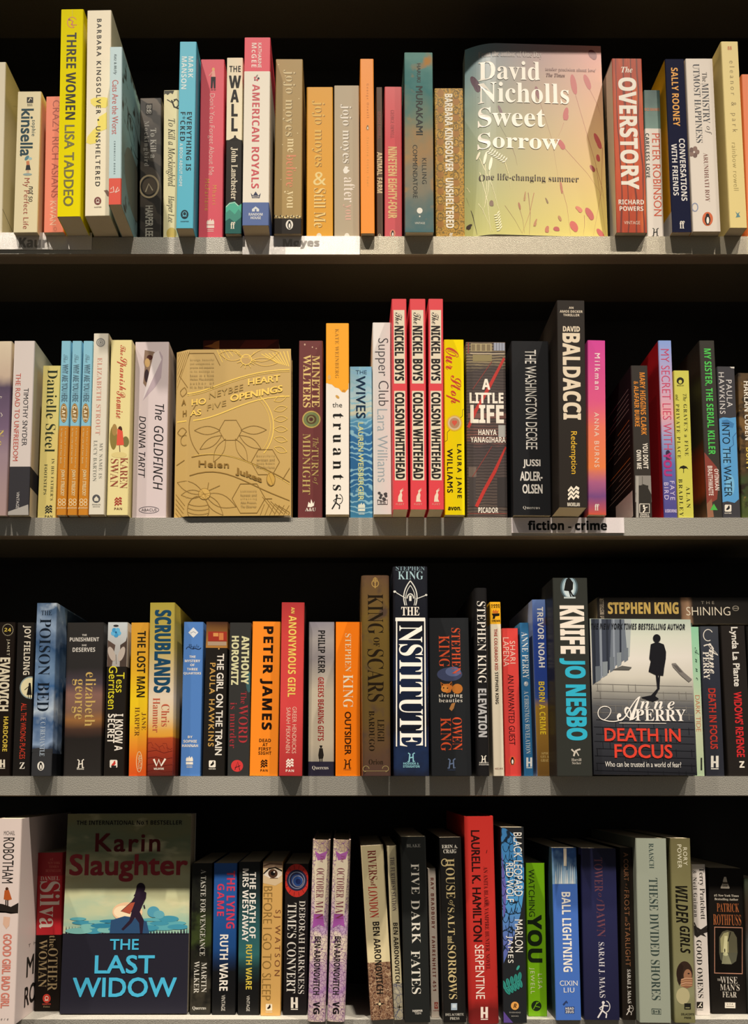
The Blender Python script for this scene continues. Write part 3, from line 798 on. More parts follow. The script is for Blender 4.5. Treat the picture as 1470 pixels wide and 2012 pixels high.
bk(1, 'N', (86, 1284, 108, 107, 1318, 1712), 'meadow', 'face-out book with meadow grasses and large white serif lettering on the top shelf',
   stalk(1055, 540, 1300, 1690), stalk(1180, 490, 1290, 740), stalk(960, 1000, 1310, 1400), stalk(910, 1250, 1000, 1700), stalk(1285, 980, 1195, 1700), stalk(1230, 1150, 1300, 1500), stalk(640, 1370, 650, 1710, '#8a5a2c', 7), stalk(690, 1370, 590, 1700, '#a0602c', 6), stalk(560, 1480, 610, 1700, '#8a6430', 5), stalk(500, 1000, 545, 1150, '#7a5a38', 4), stalk(200, 560, 500, 1000, '#5a4a4a', 4), stalk(110, 1380, 210, 1700, '#3a3028', 10), stalk(120, 800, 480, 1100, '#7a7060', 3), stalk(950, 780, 900, 900, '#b06a50', 3), stalk(1120, 1540, 1110, 1700), stalk(440, 1480, 590, 1700, '#8a6430', 4), stalk(740, 600, 900, 1250, '#9a6a50', 3),
   seed(180, 440, 26, 85, -28, '#5d4452'), seed(1040, 450, 26, 88, -10), seed(1160, 425, 24, 68, -22), seed(720, 530, 18, 56, -15, '#7a3238'), seed(395, 690, 12, 45, -25, '#6a4a50'), seed(968, 705, 22, 56, 12), seed(925, 960, 22, 52, -40), seed(1245, 925, 20, 70, -25), seed(1245, 1068, 16, 30, -10), seed(1195, 1155, 16, 32, -40, '#9a342c'), seed(1210, 185, 32, 46, -40, '#7a2c30'), seed(325, 1462, 18, 24, 0, '#6a4a2c'), seed(140, 1620, 14, 30, 70, '#3a3028'),
   seed(1030, 1630, 30, 46, -35, '#c04a3a'), seed(880, 1655, 26, 18, 0, '#a83a30'), seed(1165, 1525, 26, 55, -35, '#b8443c'), seed(1075, 1490, 16, 34, -60, '#c86a4a'), seed(1255, 1680, 20, 45, -40, '#c04a40'), seed(800, 1660, 16, 28, 20, '#b0603a'), seed(800, 1430, 6, 26, -30, '#7a5a2c'), seed(925, 1320, 10, 52, -8, '#a85a34'), seed(565, 1480, 9, 30, -15, '#9a5a2c'), seed(700, 1610, 8, 34, 25, '#a8703a'), seed(910, 1570, 12, 24, -30, '#a8703a'), seed(610, 1400, 6, 40, 10, '#a07034'),
   wheat(300, 1030, 8, 20, 12, '#f4ecd4'), wheat(375, 1550, 7, 4, 20, '#e8dfb4'), E(315, 1140, 13, 55, '#f0e8cc', rot=10), E(268, 1090, 12, 50, '#f0e8cc', rot=12), E(210, 1060, 10, 34, '#f0e8cc', rot=25),
   stalk(270, 1140, 270, 1490, '#efe6b8', 5), stalk(310, 1190, 255, 1540, '#efe6b8', 5), stalk(220, 1080, 400, 1550, '#efe6b8', 5), stalk(225, 1200, 320, 1690, '#efe6b8', 5), stalk(120, 1300, 340, 1690, '#efe6b8', 4), stalk(440, 1130, 490, 1340, '#e8dca0', 5),
   h('David', 203, 742, 262, 428, '#f0eadc', 'sb', 'A'), h('Nicholls', 203, 997, 448, 625, '#f0eadc', 'sb', 'A'), h('Sweet', 203, 787, 662, 826, '#f0eadc', 'sb'), h('Sorrow', 203, 917, 878, 1012, '#f0eadc', 'sb'),
   h('One life-changing summer', 218, 1075, 1222, 1288, '#3a2a24', 's', 'G'), h('From the author of One Day', 200, 760, 172, 240, '#b8aca4', 's', 'G'), h('tender precision about love\u2019', 790, 1238, 310, 346, '#6a3a38', 's', 'G'), h('The Times', 796, 962, 360, 391, '#5a2e2e', 'sbi', 'G'),
   kind='f', bend=(.24, .010, 2), tilt=.10, ov=-.005, thick=.028, side='#7f8c86')
art('wood_red', [(0, '#a8360a'), (.3, '#bc400a'), (.6, '#c8480c'), (1, '#ac360a')], nz=(20, .6), stretch=(4, 1, .5), waves=[(9, 9, '#6a2410', .84, .99, 'X')], spots=[(30, '#d2601c', .52, .7)])
art('dark_leaf', [(0, '#57503f'), (.5, '#2e2a22'), (1, '#6a6448')], nz=(40, .8), spots=[(60, '#8a8468', .6, .7)])
bk(1, 'e', (432, 665, 215, 470, 705, 1538), 'wood_red', 'thick red wood grained paperback with huge white condensed title',
   h('The', 505, 593, 278, 324, Wt, 'sbi'), t('OVERSTORY', .19, .79, 362, 1215, Wt, 'x'), h('RICHARD', 485, 680, 1292, 1328, Wt, 'b', 'A'), h('POWERS', 493, 675, 1342, 1376, Wt, 'b', 'A'), h('VINTAGE', 527, 650, 1452, 1476, '#e6cdb8', 'r', 'P'),
   R(.0, .16, 230, 1538, '#e2d8c8', F='L'), side='dark_leaf')
art('dales', [(0, '#3f5a58'), (.3, '#7a9a90'), (.55, '#55685c'), (1, '#2d4a4e')], nz=(30, .3))
bk(1, 'e', (680, 800, 455, 705, 833, 1565), [('dales', 748), ('#e8dfd4', None)], 'white paperback with a landscape top and orange red author name beside the wood grained spine',
   h('DCI BANKS', 686, 795, 592, 614, '#c8703a', 'b', 'G'), t('PETER ROBINSON', .42, .90, 785, 1405, '#d6532f', 'r', 'A'), t('CARELESS LOVE', .02, .25, 785, 1120, '#26241f', 'b'), hodder(765, 1525, 48, '#26241f'))
bk(1, 'e', (838, 985, 218, 893, 1045, 1535), 'g#20233c', 'navy paperback with orange author name and yellow back cover on the top shelf',
   t('SALLY ROONEY', .29, .64, 285, 735, '#e9a233', 'b', 'A'), t('CONVERSATIONS', .54, .84, 830, 1300, '#e4e0dc', 'b'), t('WITH FRIENDS', .14, .42, 870, 1260, '#e4e0dc', 'b'), ff(970, 1478, 40, Wt),
   G([(.0, 1380), (.9, 1330), (.9, 1535), (0, 1535)], '#b8b4b0', F='L'), side='#d09a14')
bk(1, 'e', (992, 1203, 215, 1050, 1265, 1528), '#e3d9cc', 'white paperback with dark serif title and an orange oval mark near the foot',
   t('The', .58, .76, 322, 395, '#55504c', 's'), t('MINISTRY', .55, .80, 405, 712, '#4a4c52', 's'), t('of', .60, .84, 735, 798, '#55504c', 'si'), t('UTMOST HAPPINESS', .26, .50, 255, 862, '#4a4c52', 's'), t('ARUNDHATI ROY', .50, .66, 940, 1306, '#7d4638', 's', 'A'),
   [E(1060 + 24 * math.cos(k * 1.26), 932 + 26 * math.sin(k * 1.26), 17, 19, '#6e5048' if k % 2 else '#84665a') for k in range(5)], O(1066, 1348, 22, 30, 8, '#8a94b0'), penguin(1163, 1435, 52, '#d2622c'))
bk(1, 'e', (1258, 1398, 85, 1330, 1466, 1500), '#e8d48c', 'tall pale yellow paperback with thin spaced lettering near the end of the top shelf',
   h('88', 1313, 1347, 122, 150, '#c86a30', 'b', 'P'), t('eleanor & park', .34, .72, 235, 782, '#8f7c48', 'l'), t('rainbow rowell', .34, .62, 862, 1222, '#ad9a58', 'l', 'A'), G([(1374, 1378), (1390, 1395), (1410, 1380), (1400, 1400), (1412, 1420), (1376, 1424), (1385, 1405)], '#5a8a90', 'P'),
   [L([(.3 + .1 * k, 740 + 170 * k), (.5 + .06 * k, 690 + 170 * k)], 4, '#5a5430', F='L') for k in range(4)], side='#d9c682')
bk(1, 'e', (1418, 1560, 335, 1468, 1610, 1530), '#ec8350', 'orange paperback cut off by the frame at the end of the top shelf', ov=.0)

# ================================================================ second shelf
art('violet_photo', [(0, '#e0d2b8'), (.2, '#cdb8a4'), (.27, '#574862'), (.5, '#7a6480'), (.65, '#a08a96'), (1, '#b29894')], nz=(25, .12), spots=[(40, '#7a4a3a', .62, .72)])
bk(2, 'f', (-75, 92, 120, -125, 48, 1445), 'violet_photo', 'violet and cream photographic spine cut off by the frame edge on the second shelf',
   t('No', -20, 25, 800, 920, '#d8c46a', 's', 'A'), L([(0, 530), (15, 550), (5, 560)], 4, Wt), L([(5, 670), (18, 690), (8, 700)], 4, Wt))
bk(2, 'f', (110, 265, 117, 57, 220, 1442), [('#ded4d0', 1078), ('#39383d', None)], 'white paperback with dark grey foot and red sideways title on the second shelf',
   t('TIMOTHY SNYDER', .54, .78, 482, 922, '#35353c', 'r', 'A'), t('THE ROAD TO UNFREEDOM', .14, .38, 368, 1036, '#c44c3c', 'r'), t('VINTAGE', .38, .52, 1268, 1390, '#d8d4d0', 'r', 'P'), G([(58, 1440), (60, 1415), (215, 1362), (219, 1440)], '#b0aca6'),
   G([(0, 1078), (.7, 1140), (.45, 1260), (0, 1230)], '#39383d', F='R'), side='#cfc4ae')
bk(2, 'f', (328, 465, 305, 282, 425, 1450), '#d8ca7c', 'short pale yellow paperback with tall dark serif author name beside three matching spines',
   t('Danielle Steel', .26, .82, 335, 960, '#2a3424', 's', 'A'), t("IN HIS FATHER'S", .66, .82, 1010, 1322, '#3a4230', 's'), t('FOOTSTEPS', .28, .45, 1052, 1278, '#3a4230', 's'), pan(370, 1384, 56, '#252a2a', 'PAN'))
for dx, dxb, lb in ((0, 0, 'blue and orange thin paperback with brown oval, first of three, against pale yellow spine'), (83, 82, 'blue and orange thin paperback with brown oval, middle one of the three'), (167, 164, 'blue and orange thin paperback with brown oval, third one, against the white spine')):
    q = (465 + dx, 542 + dx, 117, 428 + dxb, 504 + dxb, 1440)
    sx = lambda u, y: q[0] + (q[3] - q[0]) * (y - 117) / 1323 + u * 77
    bk(2, 'f', q, [('#88c4dc', 770), ('#cc8420', None)], lb, t('The', .25, .72, 222, 285, '#6a95aa', 'cb'), t('WHY ARE YOU HERE', .16, .80, 298, 586, '#587c90', 'm'),
       E(sx(.46, 672), 672, 29, 74, '#8a6a34'), O(sx(.46, 672), 672, 24, 66, 4, '#d8b880'), t('CAF\u00c9', .26, .68, 620, 725, '#f0e4c4', 'x'),
       t('A New Way of Finding Meaning', .60, .76, 788, 1085, '#f0d8a0', 'b', 'G'), t('in Your Life and Your Work', .22, .38, 790, 1055, '#f0d8a0', 'b', 'G'), t('JOHN P. STRELECKY', .26, .74, 1100, 1298, '#ecd2a0', 'm', 'A'),
       [O(sx(.3 + .42 * (k % 2), 1345), 1332 + 26 * (k // 2), 12, 12, 5, '#f0dcb0', 'P', n=14) for k in range(4)], h('piatkus', sx(.02, 1385), sx(.94, 1385), 1380, 1396, '#f0dcb0', 'b', 'P'))
bk(2, 'f', (713, 828, 60, 672, 792, 1435), '#e2dccb', 'tall white paperback with grey round marks and pink thin author name',
   E(765, 130, 34, 34, '#8a8a86', 'P'), O(765, 130, 22, 22, 4, '#d8d4c8', 'P'), O(765, 130, 10, 12, 4, '#d8d4c8', 'P'), t('ELIZABETH STROUT', .29, .60, 248, 838, '#d59686', 's', 'A'), t('MY NAME IS', .58, .80, 900, 1166, '#8e8e84', 's'), t('LUCY BARTON', .20, .44, 880, 1188, '#8e8e84', 's'),
   E(732, 1318, 31, 31, '#55565a', 'P'), G([(712, 1322), (732, 1300), (752, 1322), (748, 1322), (748, 1336), (716, 1336), (716, 1322)], '#e2dccb', 'P'), h('PENGUIN', 700, 764, 1358, 1367, '#77776f', 'b', 'P'), h('BOOKS', 706, 758, 1374, 1382, '#77776f', 'b', 'P'))
bk(2, 'f', (845, 1005, 110, 808, 974, 1440), '#eadd9e', 'pale yellow paperback with red script title and a woman in red dress',
   t('The', .44, .70, 150, 228, '#c24a34', 'cb'), t('Spanish', .30, .78, 240, 500, '#c24a34', 'cb'), t('Promise', .32, .74, 505, 712, '#c24a34', 'cb'),
   E(862, 860, 28, 90, '#8a7a3a'), E(955, 890, 26, 40, '#7a7440'), E(870, 800, 20, 45, '#a8864a'), E(913, 798, 16, 26, '#4a2a1e'), G([(892, 790), (932, 810), (942, 915), (886, 918)], '#e2553f'), L([(908, 918), (912, 970)], 6, '#6a4a34'), E(905, 990, 60, 22, '#e0cf8c'),
   t('KAREN', .58, .94, 1010, 1242, '#9a4836', 's', 'A'), t('SWAN', .13, .50, 1020, 1232, '#9a4836', 's', 'A'), pan(898, 1335, 58, '#a8362c', 'PAN', '#6a3a2c'))
bk(2, 'f', (1028, 1285, 125, 1000, 1264, 1447), '#d9cbcd', 'thick lilac white paperback with torn paper picture and handwritten black title',
   G([(1215, 195), (1238, 240), (1225, 400), (1180, 470), (1085, 572), (1150, 330)], '#bcaab4'), G([(1100, 187), (1168, 200), (1190, 215), (1150, 330), (1108, 470), (1088, 440), (1100, 320), (1092, 280)], '#8a705c'), E(1138, 245, 22, 20, '#4a2620'), E(1120, 285, 20, 34, '#c4a068'), E(1115, 385, 18, 50, '#3c2c30'),
   G([(1168, 215), (1205, 190), (1228, 262), (1085, 572)], '#e8dee0'), t('The', .62, .90, 600, 722, '#1c1a1e', 'i'), t('GOLDFINCH', .60, .88, 765, 1242, '#1c1a1e', 'i'), t('DONNA TARTT', .16, .36, 690, 1152, '#1c1a1e', 'i', 'A'),
   O(1132, 1390, 76, 24, 4, '#55505a', 'P'), h('ABACUS', 1075, 1190, 1380, 1400, '#3c3840', 'r', 'P'), side='#c9b9ac')
art('gold_card', [(0, '#c2a468'), (1, '#bc9c5c')], nz=(8, .3), rough=.36)
FG, FD = '#efcb62', '#86662a'
hexa = lambda x, y, r, c, w: L([(x + r * math.cos(math.radians(60 * k)), y + r * math.sin(math.radians(60 * k))) for k in range(7)], w, c)
curve = lambda pts, n=14: [tuple(np.array([(1 - s) ** 3, 3 * s * (1 - s) ** 2, 3 * s * s * (1 - s), s ** 3]) @ np.array(pts, float)) for s in [k / (n - 1) for k in range(n)]]
def petal(x, y, ln, w, deg, c, lw=4):
    a = math.radians(deg)
    q = [(ln * k / 8, w * math.sin(math.pi * k / 8)) for k in range(9)] + [(ln * k / 8, -w * math.sin(math.pi * k / 8)) for k in range(8, -1, -1)]
    return L([(x + u * math.cos(a) - v * math.sin(a), y + u * math.sin(a) + v * math.cos(a)) for u, v in q], lw, c)
def bee(x, y, s, c):
    o = [E(x, y, 56 * s, 52 * s, '#caa65a', n=20), O(x, y, 56 * s, 52 * s, 5, c, n=20)]
    for dx, dy in ((-85, 60), (90, -5)):
        o += [petal(x, y, 330 * s, 60 * s, 22, c), petal(x, y, 270 * s, 44 * s, 48, c), petal(x, y, 300 * s, 50 * s, 205, c), petal(x, y, 230 * s, 40 * s, 180, c)]
        break
    o += [O(x - 60 * s, y + 150 * s, 105 * s, 130 * s, 5, c, n=22)] + [L(curve([(x - 160 * s, y + (90 + 40 * k) * s), (x - 100 * s, y + (120 + 40 * k) * s), (x - 20 * s, y + (120 + 40 * k) * s), (x + 40 * s, y + (100 + 40 * k) * s)], 7), 4, c) for k in range(4)]
    o += [L([(x + 30 * s, y - 45 * s), (x + 40 * s, y - 110 * s)], 5, c), L([(x + 45 * s, y - 35 * s), (x + 150 * s, y - 80 * s)], 5, c)]
    return o
bk(2, 'Q', (120, 1240, 188, 96, 1238, 1800), 'gold_card', 'face-out gold book with foil bees and hexagons on the second shelf',
   [L([(1240 - 36 * k, 205 + 4 * k), (1240 - 20 * k + 20, 375 - 6 * k)], 9, FG) for k in range(9)], [L([(520 + 34 * k, 190), (575 + 34 * k, 318 - 20 * k)], 6, FG) for k in range(6)], [L([(125 + 22 * k, 205), (118, 205 + 60 * k)], 4, FD) for k in range(1, 7)],
   [L([(940 + 45 * k, 1795), (920 + 48 * k + 60, 1690 + 3 * k)], 5, FD) for k in range(7)], [L([(960 + 40 * k, 1620 + 22 * k), (1080 + 40 * k, 1780)], 5, FD) for k in range(5)], [L([(100, 1560 + 45 * k), (210 - 8 * k, 1700 + 35 * k)], 5, FD) for k in range(5)],
   L(curve([(235, 620), (480, 610), (700, 400), (1238, 392)]), 12, FG), L(curve([(125, 880), (560, 930), (700, 650), (1238, 655)]), 12, FG), L(curve([(235, 640), (480, 632), (700, 420), (1238, 412)]), 4, FG),
   O(660, 950, 410, 400, 9, FG, a0=-50, a1=40, n=20), O(660, 950, 410, 400, 7, FD, a0=140, a1=215, n=14), O(660, 950, 380, 372, 4, FG, a0=-45, a1=35, n=20),
   L(curve([(120, 1300), (480, 1120), (760, 1230), (1238, 1485)]), 9, FD), L(curve([(255, 1415), (620, 1290), (800, 1520), (1238, 1660)]), 9, FD), L(curve([(300, 1225), (560, 1170), (800, 1250), (1235, 1505)]), 4, FG),
   L([(250, 225), (490, 225), (550, 345)], 6, FD), L([(250, 225), (150, 430), (235, 560)], 6, FD),
   hexa(652, 980, 112, FD, 5), hexa(990, 1290, 138, FD, 6), hexa(828, 1635, 160, FD, 6), L([(1238, 1330), (1155, 1460)], 6, FD), L([(980, 1640), (1055, 1640)], 6, FD),
   [petal(652 + 100 * math.cos(math.radians(a)), 980 + 95 * math.sin(math.radians(a)), 250, 40, a, FD, 4) for a in (0, 32, 62, 118, 148, 180)], [petal(1075, 700 + 90 * k, 130, 28, -20 + 8 * k, FG, 5) for k in range(6)],
   bee(400, 1590, 1.0, FD), E(805, 292, 50, 48, '#bb9a60'), O(805, 292, 52, 50, 8, FG), [L([(805 + 52 * math.cos(a), 292 + 50 * math.sin(a)), (805 + 95 * math.cos(a), 292 + 88 * math.sin(a))], 5, FG) for a in (.2, .6, 1.1, 1.7, 2.2, 2.8)], petal(830, 280, 300, 60, -12, FG), petal(850, 300, 260, 40, 6, FG), petal(780, 270, 240, 50, 190, FG), O(800, 190, 90, 80, 5, FG, a0=20, a1=160),
   E(1043, 1455, 38, 62, '#c09a48', rot=-15), O(1043, 1455, 40, 62, 6, FD), L([(1025, 1405), (1060, 1505)], 4, FD), petal(180, 640, 90, 34, -75, FD, 5), petal(130, 985, 95, 40, 0, FD, 5), O(205, 1070, 40, 50, 5, FD, a0=60, a1=300),
   h('A', 172, 218, 672, 728, FD, 'm'), h('HO', 275, 415, 665, 740, FG, 'm', dy=14), h('NEYBEE', 445, 775, 530, 675, '#ae9050', 'r', dy=85), h('HEART', 822, 1135, 442, 545, FG, 'm', dy=40), h('H', 185, 225, 780, 838, FD, 'm'), h('AS', 262, 368, 775, 842, FG, 'm', dy=10), h('FIVE', 425, 610, 685, 790, '#ae9050', 'r', dy=50), h('OPENINGS', 650, 1158, 545, 705, FG, 'm', dy=95),
   h('Helen', 343, 637, 1270, 1345, FD, 'm', 'A', dy=-14), h('Jukes', 700, 955, 1335, 1505, FD, 'm', 'A', dy=-95),
   [h(s, 260, 490, 280 + 38 * k, 302 + 38 * k, '#8a7448', 'r', 'G') for k, s in enumerate(('Strange, beautiful', 'and unexpected, as', 'precise and exquisite', 'in its musings as', 'bees in a hive', 'Helen Macdonald,', 'author of', 'H is for Hawk'))],
   [h(s, 905, 1080, 1220 + 36 * k, 1242 + 36 * k, '#8a7448', 'r', 'G') for k, s in enumerate(('Beautifully', 'written and', 'lovely Robert', 'Macfarlane'))], [h(s, 750, 905, 1555 + 36 * k, 1577 + 36 * k, '#8a7448', 'r', 'G') for k, s in enumerate(('Luminously', 'honest and', 'affecting', 'Alex Preston,', 'The Observer'))],
   kind='f', bend=(.11, .006, 1), tilt=.02, ov=.002, thick=.026, side='#b08a3c')
bk(2, 'Q', (380, 1130, 94, 380, 1130, 1800), '#331410', 'dark red book standing hidden behind the face-out gold one', G([(740, 170), (800, 92), (1140, 92), (1000, 170)], '#4a1c16'), G([(380, 150), (470, 130), (490, 112), (540, 92), (540, 180)], '#7a4a20'), kind='f', ov=-.032, thick=.02, tilt=.0)
bk(2, 'g', (955, 1143, 270, 948, 1135, 1608), '#682f2f', 'maroon paperback with gold serif capitals and a round green emblem',
   t('MINETTE', .55, .87, 385, 780, '#dcc078', 'sb', 'A'), t('WALTERS', .18, .50, 378, 782, '#dcc078', 'sb', 'A'), E(1052, 872, 72, 66, '#a08a48'), E(1052, 872, 62, 56, '#6d7a4c'), O(1052, 872, 66, 60, 5, '#c4aa5c'), E(1052, 872, 40, 36, '#59462e'), O(1050, 872, 22, 20, 8, '#8a8a58'), E(1052, 872, 10, 10, '#4a2a2a'), E(1000, 300, 6, 8, '#c8a890'), E(1060, 320, 5, 6, '#c8a890'), E(1090, 330, 4, 5, '#c8a890'),
   t('The', .60, .84, 1010, 1085, '#b8a060', 'si'), t('TURN', .55, .83, 1088, 1300, '#b8a060', 's'), t('of', .60, .82, 1310, 1362, '#b8a060', 'si'), t('MIDNIGHT', .18, .50, 980, 1436, '#b8a060', 's'),
   G([(1022, 1528), (1030, 1490), (1045, 1505), (1050, 1470), (1065, 1505), (1075, 1485), (1072, 1520), (1050, 1530)], Wt, 'P'), h('A&U', 1004, 1086, 1534, 1560, Wt, 'sb', 'P'))
bk(2, 'g', (1158, 1342, 137, 1160, 1340, 1590), [('#efa51f', 600), ('#e9e3d8', None)], 'white paperback with amber top and large spaced black serif letters',
   G([(1160, 595), (1338, 595), (1338, 640), (1310, 672), (1285, 668), (1260, 640), (1230, 632), (1205, 610), (1180, 605)], '#efa51f'), E(1185, 555, 12, 20, '#d8a85a'), E(1300, 660, 14, 10, '#c88a2a'), E(1250, 705, 18, 10, '#c89a4a', rot=40), t('KATE WEINBERG', .40, .56, 180, 562, '#b0781e', 's', 'A'), h('the', 1210, 1287, 748, 785, K, 'r'), t('truants', .30, .76, 830, 1412, K, 'sb'), archer(1245, 1495, 74, K))
art('sea', [(0, '#7db8dc'), (.2, '#b0ccd4'), (.32, '#d0d0b8'), (.36, '#5a9cc0'), (.45, '#2d6ea6'), (.75, '#28659a'), (1, '#3f84aa')], nz=(30, .06), waves=[(40, 14, '#8fc0d4', .72, .95, 'Z')])
bk(2, 'h', (32, 195, 583, 30, 205, 1728), 'sea', 'short blue sea picture paperback with navy capitals between amber and white spines',
   h('THE', 75, 156, 612, 641, '#1c3a5a', 'r'), t('WIVES', .27, .70, 655, 980, '#14304c', 'm'), t('LAUREN WEISBERGER', .36, .60, 1012, 1600, '#d8dc9c', 'm', 'A'), flame(118, 1655, 54, '#e6ead8'))
bk(2, 'h', (203, 338, 248, 210, 352, 1705), '#e0deda', 'white paperback with thin grey sideways lettering beside the three red spines',
   t('Supper Club', .12, .86, 370, 890, '#4a4a4e', 'l'), t('Lara Williams', .22, .78, 915, 1465, '#9db4bc', 'l', 'A'), [E(278 + 26 * math.cos(k), 1570 + 24 * math.sin(k * 1.7), 12, 11, '#4a4a4c', 'P', n=10) for k in range(8)], L([(240, 1598), (240, 1632), (315, 1632), (315, 1598), (278, 1608), (240, 1598)], 6, '#3a3a3c', 'P'), h('hh', 256, 302, 1604, 1626, '#3a3a3c', 'sb', 'P'))
for q, lb in (((343, 463, 68, 358, 475, 1668), 'red and cream paperback touching the white spine, one of three alike'), ((485, 603, 68, 490, 615, 1668), 'red and cream paperback, middle one of three alike on the second shelf'), ((622, 742, 68, 630, 746, 1668), 'red and cream paperback touching the bright yellow spine, one of three alike')):
    m_ = (q[0] + q[1] + q[3] + q[4]) / 4
    bk(2, 'h', q, '#d63f48', lb, R(.12, .86, 155, 722, '#dcd0b8'), R(.12, .86, 778, 1452, '#dcd0b8'), t('The', .22, .70, 175, 265, '#2a2422', 'cb'), t('NICKEL BOYS', .17, .80, 278, 700, '#262220', 'x'), t('COLSON WHITEHEAD', .17, .80, 788, 1442, '#262220', 'x', 'A'),
       G([(m_ - 16, 1612), (m_ - 12, 1570), (m_ + 2, 1545), (m_, 1530), (m_ + 28, 1508), (m_ + 12, 1530), (m_ + 30, 1520), (m_ + 12, 1542), (m_ + 18, 1560), (m_ + 14, 1590), (m_ + 24, 1612)], '#e2cdb8', 'P'), h('FLEET', m_ - 30, m_ + 32, 1624, 1636, '#e4a898', 'r', 'P'))
bk(2, 'h', (745, 893, 378, 750, 906, 1710), 'g#efdc10', 'bright yellow paperback with red script title and a coffee cup',
   t('Our', .08, .74, 440, 612, '#cc3a26', 'cb'), t('Stop', .10, .86, 655, 872, '#cc3a26', 'cb'), E(825, 1020, 62, 62, '#e2bc34'), E(825, 1020, 50, 52, '#d8c8a0'), E(825, 1020, 38, 40, '#b8906a'), E(817, 1012, 12, 12, '#d85a44'), E(833, 1012, 12, 12, '#d85a44'), G([(806, 1018), (844, 1018), (825, 1042)], '#d85a44'),
   L([(870, 980), (885, 965), (885, 920), (900, 910)], 4, '#6a5a10'), L([(790, 1070), (770, 1090), (770, 1150), (752, 1160)], 4, '#6a5a10'), t('LAURA JANE', .56, .85, 1180, 1585, '#22200c', 'm', 'A'), t('WILLIAMS', .12, .41, 1215, 1545, '#22200c', 'm', 'A'), h('avon.', 775, 876, 1650, 1676, '#22200c', 'k', 'P'))
art('alley', [(0, '#6a5a4c'), (.12, '#8a7c60'), (.16, '#4c4340'), (.45, '#544846'), (.55, '#7a5048'), (.6, '#4a4142'), (1, '#5c5048')], nz=(50, .12), waves=[(90, 3, '#3a3232', .5, .9, 'Z')])
bk(2, 'h', (905, 1218, 398, 920, 1230, 1720), 'alley', 'thick brown alley photo paperback with red diagonal beams and white capitals',
   R(945, 1110, 408, 470, '#a89a74'), [R(950 + 40 * k, 978 + 40 * k, 415, 465, '#7d6f54') for k in range(4)], R(1125, 1215, 402, 462, '#9aa0b0'), [L([(1125 + 22 * k, 402), (1125 + 22 * k, 462)], 4, '#5a5a66') for k in range(5)], L([(940, 485), (1210, 488)], 7, '#c8b8a0'), R(960, 1110, 495, 545, '#8c8058'), L([(925, 485), (925, 400)], 9, '#8a3a34'),
   R(925, 1225, 940, 980, '#74504a'), R(1160, 1215, 1030, 1120, '#a8a8a4'), R(930, 990, 1345, 1420, '#6e6058'), R(1150, 1225, 1420, 1640, '#3c3838'), R(935, 985, 1420, 1640, '#4a4444'),
   L([(1212, 520), (1090, 740), (985, 920), (925, 1050)], 26, '#b8342e'), L([(1225, 1195), (1130, 1380), (1050, 1520), (990, 1640)], 26, '#b8342e'), L([(1110, 548), (960, 760)], 5, '#8a3a34'), L([(1110, 1190), (960, 1420)], 5, '#8a3a34'), L([(930, 1690), (1225, 1690)], 6, '#8a4a40'),
   h('A', 1033, 1097, 680, 762, Wt, 'x'), h('LITTLE', 935, 1201, 785, 866, Wt, 'x'), h('LIFE', 942, 1203, 878, 1016, Wt, 'x'), h('HANYA', 1005, 1146, 1064, 1106, Wt, 'b', 'A'), h('YANAGIHARA', 944, 1216, 1120, 1162, Wt, 'b', 'A'), h('PICADOR', 1005, 1157, 1645, 1686, Wt, 'b', 'P'))
bk(2, 'i', (-122, 131, 345, -108, 150, 1515), '#1d1e21', 'thick black paperback with narrow white lettering above the white shelf label',
   t('THE WASHINGTON DECREE', .36, .66, 405, 1078, '#dcd8d0', 'r'), h('JUSSI', -42, 76, 1145, 1204, '#dcd8d0', 'm', 'A'), h('ADLER-', -62, 90, 1226, 1287, '#dcd8d0', 'm', 'A'), h('OLSEN', -46, 90, 1310, 1372, '#dcd8d0', 'm', 'A'), h('Quercus', -42, 72, 1455, 1478, '#c4c0b8', 's', 'P'))
bk(2, 'i', (183, 375, 72, 200, 393, 1462), '#2a2521', 'tall black paperback with huge cream sideways letters jutting over the label',
   h('AN', 266, 298, 115, 130, '#d8cab4', 'b', 'G'), h('AMOS DECKER', 203, 361, 140, 157, '#d8cab4', 'b', 'G'), h('THRILLER', 227, 340, 165, 181, '#d8cab4', 'b', 'G'), h('DAVID', 225, 342, 250, 286, '#decfb6', 'x', 'A'), t('BALDACCI', .18, .82, 296, 882, '#decfb6', 'x', 'A'), t('Redemption', .38, .66, 960, 1242, '#e4b630', 'r'), pan(298, 1362, 80, '#ece2d0', 'MACMILLAN'))
art('sunset', [(0, '#d03f98'), (.35, '#e2588c'), (.5, '#ee7a64'), (.72, '#ef8448'), (.82, '#b0608a'), (.9, '#7a4a86'), (1, '#d85a3a')], nz=(24, .12))
bk(2, 'i', (384, 518, 340, 396, 520, 1512), 'sunset', 'pink to orange sunset paperback with thin white lettering on the second shelf',
   t('Milkman', .40, .70, 428, 677, '#f2d8d8', 'm'), t('ANNA BURNS', .36, .62, 830, 1198, '#f6dcc8', 'r', 'A'), ff(455, 1462, 30, Wt))
